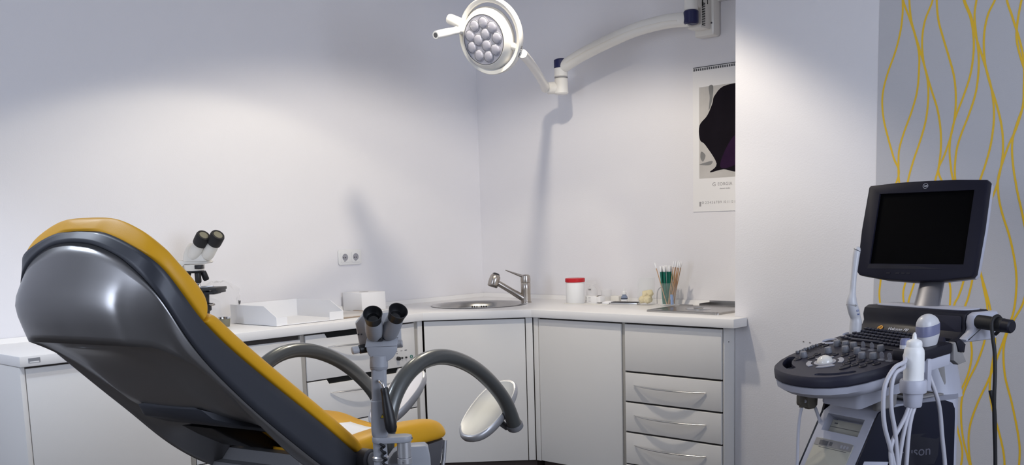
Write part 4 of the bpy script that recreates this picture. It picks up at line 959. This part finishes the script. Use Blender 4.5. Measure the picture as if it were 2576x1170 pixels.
obj('probe_body', tube(bmesh.new(), P, rr, 22), 'probe', pb, angle=70)
bm = bmesh.new(); tube(bm, T_([(.131, -.158, 1.0395), (.1285, -.158, 1.0455)]), .0179, 24); obj('probe_seam', bm, 'us_grey', pb)
bm = lathe(bmesh.new(), [(.0118, 0), (.0121, .001), (.0118, .002)], frame(V((.1105, -.158, 1.2215))-o_, (-.35, .3, .9)), 24); obj('lens_edge', bm, 'ink', pb)
text('probe_print', 'GE', .009, frame(V((.123, -.158+.0186, 1.026))-o_, (0, 1, 0), (-1, 0, 0)), 'text_blue', pb); text('probe_print', 'RIC', .007, frame(V((.118, -.158+.0182, 1.014))-o_, (0, 1, 0), (-1, 0, 0)), 'text_blue', pb)

pb = wth('ultrasound_probe', 'white convex probe with rounded head and blue-grey band, behind the gel bottle', 'probe', .216, .21, .945)
bm = bmesh.new(); Rr = []
def px_(z, a, b): return [V((x, y, z)) for x, y in ell(a, b, 32, p=.8)]
for z, a, b in ((.0, .023, .018), (.012, .029, .023), (.035, .0345, .027), (.045, .0352, .0275)): Rr.append(px_(z, a, b))
rings(bm, Rr, True); cvx = obj('probe_body', bm, 'probe', pb, angle=60)
bm = bmesh.new(); Rr = [[V((p.x, p.y, p.z + .010*(p.x/.045 < -.1)*0 - p.x*.18)) for p in px_(z, a, b)] for z, a, b in ((.038, .0356, .0280), (.044, .0360, .0284), (.062, .0357, .0280), (.068, .0352, .0276))]
rings(bm, Rr, True); obj('probe_band', bm, 'probe_band', cvx, angle=60)
bm = bmesh.new(); Rr = [px_(.056, .0345, .027)] + [px_(.065+.034*math.sin(t), .0352*math.cos(t), .0276*max(.05, math.cos(t))) for t in (0, .25, .5, .75, 1.0, 1.25, 1.45)]
rings(bm, Rr, True); obj('probe_lens', bm, 'probe', cvx, angle=70)
P = catmull([V(p) - V((.216, .21, .945)) for p in ((.225, .215, .888), (.232, .235, .86), (.217, .25, .80), (.201, .25, .751), (.189, .25, .678), (.172, .25, .585), (.16, .25, .45), (.19, .24, .36))], 5)
obj('probe_cable', tube(bmesh.new(), P, .0062, 12), 'cable_white', pb)

pb = wth('ultrasound_probe', 'small white probe with a blue-grey tip, half hidden by the gel bottle', 'probe', .268, .176, .912)
bm = lathe(bmesh.new(), [(0, 0), (.014, 0), (.0165, .004), (.0185, .028), (.0175, .042), (0, .042)], None, 24, 1.1, .8); g = obj('probe_body', bm, 'probe', pb)
bm = lathe(bmesh.new(), [(0, .042), (.0175, .042), (.0165, .055), (.013, .061), (0, .062)], None, 24, 1.1, .8); obj('probe_tip', bm, 'probe_band', g)
for k, pts in enumerate((((.285, .20, .925), (.34, .235, .935), (.396, .28, .925), (.436, .28, .912), (.470, .28, .871), (.478, .28, .821), (.471, .28, .753), (.444, .28, .681), (.420, .28, .60), (.40, .28, .47), (.36, .25, .34)),
                         ((.285, .205, .915), (.36, .25, .918), (.404, .283, .909), (.436, .283, .896), (.450, .283, .858), (.448, .283, .795), (.430, .283, .725), (.412, .283, .60), (.39, .28, .46), (.36, .25, .32)))):
    P = catmull([V(p) - V((.268, .176, .912)) for p in pts], 5); obj('probe_cable', tube(bmesh.new(), P, .0062, 12), 'cable_white', pb)

lc = wth('looped_cable', 'white cable bundle hanging in a loop from beneath the gel bottle cup', 'cable', .37, .275, .79)
for pts in (((.362, .270, .789), (.378, .272, .765), (.405, .275, .735), (.433, .278, .705), (.442, .279, .67), (.436, .279, .62), (.41, .27, .48), (.38, .25, .36)), ((.357, .275, .789), (.372, .275, .76), (.388, .277, .72), (.400, .278, .672), (.408, .278, .61), (.40, .27, .45), (.37, .25, .33)), ((.350, .28, .789), (.362, .281, .765), (.372, .281, .718), (.379, .281, .62), (.375, .27, .45), (.36, .25, .30))):
    P = catmull([V(p) - V((.37, .275, .79)) for p in pts], 5); obj('cable_strand', tube(bmesh.new(), P, .0060, 12), 'cable_white', lc)
hc = wth('hanging_cable', 'thin grey cable draped over the brown hook under the console', 'cable', .38, -.1, .757)
P = catmull([V(p) - V((.38, -.1, .757)) for p in ((.445, -.10, .20), (.430, -.10, .45), (.424, -.10, .552), (.420, -.10, .674), (.409, -.10, .736), (.394, -.10, .757), (.375, -.10, .762), (.357, -.10, .748), (.339, -.10, .715), (.328, -.10, .680), (.31, -.12, .60), (.29, -.17, .45), (.30, -.2, .2))], 5)
obj('cable_strand', tube(bmesh.new(), P, .0052, 12), 'cable_white', hc)
gb = wth('gel_bottle', 'white squeeze bottle with a nozzle cap standing in the ring at the console corner', 'bottle', .345, .27, .7975)
bm = lathe(bmesh.new(), [(0, 0), (.021, 0), (.0225, .003), (.0278, .06), (.0282, .145), (.0270, .156), (.0228, .164), (0, .164)], None, 32); obj('bottle_body', bm, 'white_plastic', gb, angle=50)
bm = lathe(bmesh.new(), [(0, .158), (.0205, .158), (.0214, .160), (.0214, .176), (.0195, .182), (.010, .187), (.0065, .188), (.0048, .202), (.0036, .203), (0, .203)], None, 28); cpx = obj('nozzle_cap', bm, 'white_plastic', gb, angle=50)
bm = bmesh.new(); box(bm, (0, 0, .203), (.0065, .0035, .006), .001); obj('nozzle_tip', bm, 'white_plastic', cpx)
pc_ = wth('power_cable', 'thick black cable hung over the black push handle at the right of the machine', 'cable', -.02, .30, 1.02)
P = catmull([V(p) - V((-.02, .30, 1.02)) for p in ((-.052, .24, .965), (-.046, .262, .985), (-.043, .268, 1.005), (-.020, .268, 1.025), (.008, .27, 1.010), (.013, .278, .965), (.013, .286, .92), (.020, .295, .86), (.026, .30, .78), (.020, .30, .70), (.010, .30, .60), (.0, .30, .45), (-.03, .29, .2), (-.08, .28, .03), (-.16, .24, .012), (-.26, .2, .012))], 6)
obj('cable_strand', tube(bmesh.new(), P, .0056, 14), 'black_rubber', pc_)
pc_ = wth('power_cable', 'thin black cable running down behind the machine side panel', 'cable', -.16, .10, .75)
P = catmull([V(p) - V((-.16, .10, .75)) for p in ((-.205, .12, .76), (-.215, .13, .70), (-.225, .13, .60), (-.235, .13, .45), (-.25, .13, .2), (-.30, .12, .012), (-.40, .1, .012))], 6)
obj('cable_strand', tube(bmesh.new(), P, .006, 12), 'black_rubber', pc_)

# ------------------------------------------------------------------ microscope
ms = thing('microscope', 'white and black binocular microscope on the worktop behind the yellow headrest', 'microscope', (.215, -2.06, ZT), math.radians(37))
MI = lambda x, y, z: V((x, y, z-ZT))
def mpart(name, bm, m, parent=ms, **k): return obj(name, bm, m, parent, **k)
bm = prism(bmesh.new(), rrect(.235, .16, .03, 5, -.055, .02), 0, .032, None, bev=.008); mpart('base', bm, 'cream_plastic')
bm = bmesh.new(); Rr = []
for z, x, w, d in ((.03, -.125, .075, .09), (.10, -.132, .055, .07), (.22, -.130, .052, .06), (.285, -.120, .06, .055), (.318, -.115, .07, .05)): Rr.append([V((x+a, .02+b, z)) for a, b in rrect(w, d, .012, 4)])
rings(bm, Rr, True); mpart('pillar', bm, 'cream_plastic')
bm = prism(bmesh.new(), [(-.15, .285), (-.12, .262), (-.095, .270), (-.06, .298), (.045, .300), (.052, .306), (.052, .311), (-.10, .318), (-.15, .316)], -.018, .055, lambda x, y, h: V((x, h, y)), bev=.004); mpart('arm', bm, 'cream_plastic')
bm = bmesh.new(); Rr = []
for z, x, w, d in ((.312, -.008, .115, .07), (.335, -.010, .108, .07), (.352, -.012, .095, .068), (.378, -.015, .062, .062), (.395, -.012, .04, .05)): Rr.append([V((x+a, .012+b, z)) for a, b in rrect(w, d, .012, 4)])
rings(bm, Rr, True); hd = mpart('head', bm, 'cream_plastic')
ax = V((.60, -.42, .68)).normalized()
for xo in (-.001, .066):
    a = V((xo-.010, -.010, .345)); 
    bm = lathe(bmesh.new(), [(0, -.02), (.026, -.015), (.0285, .0), (.028, .052), (.0255, .056), (.0245, .070), (0, .07)], frame(a, ax), 28); et = mpart('eyepiece_tube', bm, 'cream_plastic', hd)
    bm = lathe(bmesh.new(), [(.027, .0685), (.0315, .071), (.0325, .082), (.0325, .118), (.029, .126), (.021, .127), (.021, .124), (0, .1235)], frame(a, ax), 32); cu = mpart('eye_cup', bm, 'black_rubber', et)
    bm = lathe(bmesh.new(), [(0, .1245), (.0205, .1245), (.0205, .1255), (0, .127)], frame(a, ax), 28); mpart('eye_lens', bm, 'olive', cu)
bm = bmesh.new(); box(bm, V((.020, .004, .405)), (.05, .03, .04), .01); mpart('tube_bridge', bm, 'black', hd)
bm = lathe(bmesh.new(), [(0, .296), (.046, .296), (.046, .280), (.040, .268), (0, .268)], Matrix.Translation((-.018, 0, 0)), 32); ns = mpart('nosepiece', bm, 'cream_plastic')
bm = lathe(bmesh.new(), [(0, .2685), (.042, .2685), (.043, .264), (.036, .258), (0, .258)], Matrix.Translation((-.018, 0, 0)), 32); mpart('turret_ring', bm, 'black', ns)
mpart('turret_clip', box(bmesh.new(), V((.017, -.03, .286)), (.034, .03, .018), .003), 'black', ns)
for base, d, L_ in (((-.045, -.01, .262), (-.42, -.1, -1), .052), ((-.002, -.008, .262), (.02, 0, -1), .050), ((.012, .02, .262), (.25, .3, -1), .042)):
    bm = lathe(bmesh.new(), [(0, 0), (.0135, 0), (.0145, .008), (.0145, L_-.006), (.012, L_), (0, L_)], frame(V(base), V(d)), 24); ob = mpart('objective', bm, 'black', ns)
bm = bmesh.new(); cyl(bm, V((-.001, -.008, .213)), V((0, -.008, .196)), .0085, .006, .001); mpart('objective_tip', bm, 'chrome', ns)
bm = box(bmesh.new(), V((.02, .01, .184)), (.16, .13, .013), .002); stg = mpart('stage', bm, 'black')
bm = bmesh.new(); box(bm, V((.085, .01, .172)), (.03, .10, .014), .001); box(bm, V((.055, .01, .165)), (.05, .08, .012), .001); mpart('stage_rail', bm, 'black', stg)
bm = bmesh.new(); box(bm, V((.005, .0, .1925)), (.09, .05, .0015)); box(bm, V((.045, -.02, .196)), (.06, .006, .004), .001); mpart('slide_clip', bm, 'handle', stg)
bm = bmesh.new(); cyl(bm, V((-.02, -.02, .19)), V((-.02, -.02, .203)), .003, .002); mpart('clip_pin', bm, 'handle', stg)
bm = bmesh.new(); cyl(bm, V((.015, .0, .178)), V((.015, .0, .118)), .028, .024, .002); cyl(bm, V((.018, .0, .118)), V((.018, .0, .082)), .030, .030, .004); cyl(bm, V((.018, 0, .082)), V((.018, 0, .06)), .022, .018, .002); cyl(bm, V((.012, 0, .06)), V((.012, 0, .030)), .018, .023, .002); mpart('condenser', bm, 'black')
bm = bmesh.new(); cyl(bm, V((.03, -.01, .112)), V((.072, -.012, .112)), .004); cyl(bm, V((.05, -.011, .112)), V((.066, -.012, .112)), .0065, None, .001); mpart('aperture_lever', bm, 'nickel')
for sy in (-.035, .075):
    bm = bmesh.new(); cyl(bm, V((-.125, sy, .075)), V((-.125, sy + (-.02 if sy < 0 else .02), .075)), .024, None, .003); mpart('focus_knob', bm, 'black')

# ------------------------------------------------------------------ things on the left worktop
bag = obj('dust_cover', bmesh.new(), 'film'); bm = bmesh.new(); rows = []
rnd = random.Random(3)
for i in range(15):
    z = .0 + .205*i/14; row = []; top = max(0, (i-10)/4)
    for j in range(40):
        t = 2*PI*j/40; k = 1 - .62*top**2; k *= 1 + .07*math.sin(5*t + i*.8) + .05*math.sin(9*t - i*1.3) + rnd.uniform(-.018, .018)
        if i == 0: k *= 1.0
        row.append(V((.072*k*math.cos(t), .098*k*math.sin(t), z + .006*math.sin(7*t)*min(1, i/3))))
    rows.append(row)
rings(bm, rows, True, False, True); bm.to_mesh(bag.data); bm.free(); bag.data.shade_smooth()
bag.location = (.105, -1.90, ZT+.0005); tag(bag, 'crumpled clear plastic dust cover standing against the wall beside the microscope', 'plastic cover')
cup = thing('specimen_cup', 'small olive cup with a shiny lid between the microscope and the white tray', 'cup', (.235, -1.955, ZT))
obj('cup_body', lathe(bmesh.new(), [(0, 0), (.020, 0), (.022, .002), (.027, .038), (.025, .038), (.020, .003), (0, .003)], None, 28), 'olive', cup)
obj('lid', lathe(bmesh.new(), [(0, .040), (.0285, .039), (.0285, .047), (.026, .049), (0, .049)], None, 28), 'chrome', cup)
clp = thing('binder_clip', 'tiny dark metal clip sticking up behind the left wall of the white tray', 'clip', (.12, -1.80, ZT+.0))
obj('clip_stand', lathe(bmesh.new(), [(0, 0), (.016, 0), (.016, .004), (.003, .007), (.003, .095), (0, .095)], None, 16), 'chrome', clp)
bm = bmesh.new(); tube(bm, catmull([V((-.012, .004, .108)), V((-.007, .002, .097)), V((0, 0, .094)), V((.008, -.002, .097)), V((.014, -.004, .108))], 4), .003, 8); obj('clip_arm', bm, 'ink', clp)
# open letter tray
lt = thing('letter_tray', 'white open-fronted letter tray with slanted side walls on the worktop edge', 'tray', (.29, -1.645, ZT), math.radians(2))
t_ = .003; x0, x1, y0, y1, h_ = -.185, .185, -.195, .20, .092
bm = bx(x0, x1, y0, y1, .002, .006); tr0 = obj('floor_panel', bm, 'board', lt, smooth=False)
for y in (y0, y1-t_): obj('side_wall', prism(bmesh.new(), [(x0, .006), (x1, .006), (x1, .042), (x1-.095, h_), (x0, h_)], y, y+t_, lambda a, b, h: (a, h, b)), 'board', lt, smooth=False)
obj('back_wall', bx(x0, x0+t_, y0+t_, y1-t_, .006, h_), 'board', lt, smooth=False)
for a, b in ((y0+t_, y0+.06), (y1-.085, y1-t_)): obj('front_lip', bx(x1-t_, x1, a, b, .006, .042), 'board', lt, smooth=False)
bm = bx(x0+.01, x1-.01, y0+.01, y1-.01, 0, .002); obj('base_rim', bm, 'brown', lt, smooth=False)
gl = thing('glass_plate', 'flat tinted glass plate lying between the white tray and the white box', 'plate', (.30, -1.265, ZT))
obj('pane', bx(-.16, .15, -.165, .15, .0015, .006, .001), 'sheet_glass', gl); bm = bx(-.16, .15, .140, .1505, .001, .0075); bx(-.16, .15, -.1655, -.155, .001, .0075, bm=bm); bx(.144, .1505, -.1655, .1505, 0.001, .0065, bm=bm); obj('edge_trim', bm, 'brown', gl)
bm = bx(-.16, -.14, -.15, .14, 0, .0015); bx(.12, .14, -.15, .14, 0, .0015, bm=bm); obj('runner', bm, 'black', gl)
sd = obj('slide_holder', bx(-.012, .012, -.04, .04, 0, .0055, .001), 'black', loc=(.425, -1.475, ZT)); tag(sd, 'short flat black strip under the front right corner of the white tray', 'strip')
bo = thing('tissue_box', 'plain white cardboard box with a slot on top, against the left wall under the socket', 'box', (.106, -1.02, ZT))
obj('carton', bx(-.082, .082, -.082, .082, 0, .098, .003), 'board', bo)
bm = lathe(bmesh.new(), [(0, .0981), (.024, .0981), (.024, .0986), (0, .0986)], None, 28, .5, 1.3); obj('slot', bm, 'us_grey', bo)

# ------------------------------------------------------------------ things on the right worktop
j = thing('lidded_jar', 'white plastic jar with a bright red screw lid, right of the tap', 'jar', (.915, -.20, ZT))
obj('jar_body', lathe(bmesh.new(), [(0, 0), (.048, 0), (.051, .004), (.0515, .112), (.049, .118), (0, .119)], None, 40), 'white_plastic', j)
obj('lid', lathe(bmesh.new(), [(0, .116), (.0535, .116), (.0545, .118), (.0545, .134), (.052, .137), (0, .138)], None, 40), 'red', j)
b = thing('spray_bottle', 'small clear plastic bottle partly behind the red-lidded jar', 'bottle', (.955, -.105, ZT))
obj('bottle_body', lathe(bmesh.new(), [(0, 0), (.031, 0), (.033, .004), (.033, .062), (.022, .082), (.012, .088), (.012, .096), (.0105, .096), (.0105, .088), (.02, .081), (.0315, .061), (.0315, .006), (0, .005)], None, 30), 'film', b)
bm = bx(-.028, .028, -.012, .012, .096, .118, .003); obj('pump_head', bm, 'film', b); obj('bottle_label', bx(.004, .022, -.0345, -.0330, .068, .076), 'us_grey', b)
tm_ = thing('plastic_tumbler', 'short hazy plastic tumbler behind the small pink and white carton', 'tumbler', (1.02, -.06, ZT))
obj('tumbler_wall', lathe(bmesh.new(), [(0, 0), (.026, 0), (.030, .066), (.0285, .066), (.0245, .002), (0, .002)], None, 28), 'film', tm_)
md_ = thing('medicine_carton', 'small white carton with faint print and a torn open end', 'box', (1.0, -.135, ZT), math.radians(-2))
obj('carton', bx(-.052, .030, -.022, .022, .0, .038, .001), 'paper', md_); bm = bx(.030, .055, -.021, .020, .004, .036, .001); obj('end_flap', bm, 'paper', md_)
obj('torn_edge', prism(bmesh.new(), [(.018, .0385), (.045, .0395), (.072, .046), (.040, .0415), (.034, .034)], -.021, -.0205, lambda x, y, h: (x, h, y)), 'brown', md_)
bm = bmesh.new()
for q in range(4):
    bx(-.048, -.040, -.0226, -.022, .008+q*.007, .010+q*.007, bm=bm); bx(-.028, -.012, -.0226, -.022, .008+q*.007, .0095+q*.007, bm=bm)
obj('carton_print', bm, 'ink_light', md_)
bx_ = obj('cream_carton', bx(-.028, .028, -.018, .018, 0, .036, .002), 'cream_plastic', loc=(1.095, -.065, ZT)); tag(bx_, 'small cream carton between the white carton and the blue dropper bottle', 'box')
wp = obj('folded_wipe', bmesh.new(), 'cotton'); bm = bmesh.new()
rings(bm, [[V((x*k, y*k, z)) for x, y in ell(.055, .03, 24)] for k, z in ((1, 0), (1.02, .004), (.9, .010), (.5, .014))], True); bm.to_mesh(wp.data); bm.free(); wp.data.shade_smooth(); wp.location = (1.125, -.155, ZT); tag(wp, 'folded white wipe lying in front of the small cartons', 'wipe')
sp_ = obj('wooden_spatula', bx(-.14, .14, -.009, .009, 0, .0025, .001), 'cream_plastic', loc=(1.02, -.235, ZT), rot=(0, 0, math.radians(6))); tag(sp_, 'thin pale spatula lying along the front of the small cartons', 'spatula')
v = thing('dropper_bottle', 'small blue dropper bottle with a white nozzle cap', 'bottle', (1.155, -.075, ZT))
obj('bottle_body', lathe(bmesh.new(), [(0, 0), (.0165, 0), (.018, .003), (.018, .031), (.014, .038), (.0105, .041), (.0105, .046), (0, .046)], None, 28), 'blue_glass', v)
obj('bottle_label', lathe(bmesh.new(), [(.0182, .004), (.0183, .004), (.0183, .019), (.0182, .019)], None, 28), 'paper', v); obj('label_stripe', lathe(bmesh.new(), [(.0182, .022), (.0184, .022), (.0184, .026), (.0182, .026)], None, 28), 'us_navy', v)
obj('nozzle_cap', lathe(bmesh.new(), [(0, .046), (.0125, .046), (.0125, .058), (.006, .064), (.004, .078), (0, .080)], None, 24), 'white_plastic', v)
st_ = thing('slide_box', 'flat black and silver case lying in front of the blue dropper bottle', 'case', (1.225, -.155, ZT), math.radians(12))
obj('case_base', bx(-.085, .075, -.022, .022, .0, .010, .001), 'handle', st_); obj('case_lid', bx(-.078, .078, -.020, .023, .010, .014, .001), 'black', st_); obj('case_end', bx(-.089, -.083, -.019, .019, .0, .009, .001), 'black', st_)
def glass_jar(name, label, loc, r, h, w=.0028):
    g = thing(name, label, 'jar', loc)
    obj('jar_wall', lathe(bmesh.new(), [(0, 0), (r-.003, 0), (r, .003), (r, h-.002), (r-w/2, h), (r-w, h-.002), (r-w, .010), (r-w-.003, .007), (0, .007)], None, 44), 'jar_glass', g); return g
cj = glass_jar('cotton_jar', 'clear glass jar holding cream cotton balls', (1.345, -.135, ZT), .046, .142)
rnd = random.Random(5); cb0 = None
for i, (x, y, z, s) in enumerate(((-.018, -.008, .024, 1.0), (.016, -.012, .026, 1.05), (.004, .018, .024, .95), (-.012, .010, .052, .95), (.016, .006, .056, 1.0))):
    if cb0 is None:
        bm = bmesh.new(); bmesh.ops.create_icosphere(bm, subdivisions=3, radius=.0205)
        for q in bm.verts: q.co *= 1 + .07*math.sin(q.co.x*330) + .06*math.sin(q.co.y*410+1) + .05*math.sin(q.co.z*370)
        cb0 = obj('cotton_ball', bm, 'sponge'); o_ = cb0
    else: o_ = cb0.copy(); COL.objects.link(o_)
    o_.location = (1.345+x, -.135+y, ZT+.004+z); o_.scale = (s*.95, s*.95, s); o_.rotation_euler = (rnd.uniform(0, 6), rnd.uniform(0, 6), 0); tag(o_, 'cream cotton ball in the clear glass jar', 'cotton ball', 'cotton balls in the glass jar')
sj = glass_jar('swab_jar', 'clear glass jar full of green and wooden cotton swabs, near the wall corner', (1.485, -.135, ZT), .044, .118)
ah = thing('glass_loop', 'bent clear glass hook standing between the cotton jar and the swab jar', 'hook', (1.413, -.085, ZT))
obj('rod', tube(bmesh.new(), catmull([V((-.035, 0, .004)), V((-.034, 0, .055)), V((-.022, 0, .082)), V((0, 0, .090)), V((.020, 0, .080)), V((.028, 0, .05)), V((.028, 0, .004))], 5), .003, 10), 'film_thin', ah)
# swabs: sticks with a cotton tip, each a thing of its own
def swab(name, m, label, r, L_, group):
    bm = bmesh.new(); cyl(bm, (0, 0, 0), (0, 0, L_), r, n=10); s = obj(name, bm, m); tag(s, label, 'swab', group)
    obj('cotton_tip', lathe(bmesh.new(), [(0, L_-.012), (r*1.2, L_-.011), (.0036, L_-.003), (.0042, L_+.006), (.0036, L_+.014), (.002, L_+.019), (0, L_+.020)], None, 12), 'cotton', s); return s
def lean(x, y, tx, ty, z=.0085):      # from the jar floor towards an offset at the top
    d = V((tx-x, ty-y, .175)).normalized(); q = V((0, 0, 1)).rotation_difference(d); return V((1.485+x, -.135+y, ZT+z)), q.to_euler()
rnd = random.Random(11)
g0 = swab('cotton_swab', 'green', 'green-stemmed cotton swab standing in the bundle in the glass jar', .0023, .178, 'green swabs in the jar'); first = True
spots = []
for i in range(30):
    a = 2.4*i; r = .031*math.sqrt((i+.5)/30); x = r*math.cos(a)*.85 - .005; y = r*math.sin(a)
    spots.append((x, y, x*1.15 - .006 + rnd.uniform(-.004, .004), y*1.1 + rnd.uniform(-.004, .004)))
for i, s in enumerate(spots):
    loc, rot = lean(*s)
    o_ = g0 if i == 0 else dup(g0, (0, 0, 0))
    o_.location = loc; o_.rotation_euler = rot
w0 = swab('cotton_swab', 'wood', 'wooden-stemmed cotton swab leaning right in the glass jar', .0022, .205, 'wooden swabs leaning right in the jar')
for i in range(9):
    s = (.014 + .0022*(i % 3), -.024 + .006*i, .044 + .0065*(i % 4) + rnd.uniform(-.002, .003), -.022 + .0055*i); loc, rot = lean(*s)
    o_ = w0 if i == 0 else dup(w0, (0, 0, 0))
    o_.location = loc; o_.rotation_euler = rot
o_ = dup(w0, (0, 0, 0), None, 'single dark wooden cotton swab leaning out to the left of the glass jar'); del o_['group']
loc, rot = lean(.010, -.030, -.046, -.036); o_.location = loc; o_.rotation_euler = rot
tb_ = obj('blue_tab', bx(-.004, .004, -.008, .008, 0, .052, .001), 'blue_tab', loc=(1.485+.031, -.135-.012, ZT+.0075), rot=(0, math.radians(-4), 0)); tag(tb_, 'narrow blue strip inside the swab jar behind its right wall', 'strip')
# steel lid and tray at the right end
sl_ = thing('cover_plate', 'flat stainless steel cover plate with a recessed grip, at the right end of the worktop', 'cover plate', (1.79, -.325, ZT))
bm = bmesh.new(); Rr = []
for k, z in ((0, .0), (0, .008), (.003, .011), (.014, .0115), (.020, .0085), (.030, .0085)): Rr.append([V((x, y, z)) for x, y in rrect(.41-2*k, .30-2*k, .018, 4)])
rings(bm, Rr, True, True, True); lid = obj('plate', bm, 'steel', sl_)
bm = lathe(bmesh.new(), [(0, .0095), (.055, .0095), (.062, .012), (.066, .0095), (.066, .0085)], None, 36, 1.0, .75); obj('grip_recess', bm, 'handle', lid)
bm = bx(-.026, .026, -.006, .006, .0105, .020, .003); obj('grip', bm, 'steel', lid)
s2 = thing('steel_tray', 'narrow stainless steel tray along the back wall behind the flat cover plate', 'tray', (1.87, -.085, ZT))
bm = bx(-.20, .20, -.05, .05, 0, .003); bx(-.20, .20, .045, .05, .003, .026, bm=bm); bx(-.20, -.195, -.05, .045, .003, .018, bm=bm); bx(-.195, .20, -.05, -.046, .003, .012, bm=bm); obj('tray_body', bm, 'steel', s2)
s3 = obj('steel_strip', bx(-.035, .035, -.012, .012, 0, .010, .002), 'mid_grey', loc=(1.60, -.145, ZT)); tag(s3, 'short dark grey bar lying in front of the swab jar', 'bar')
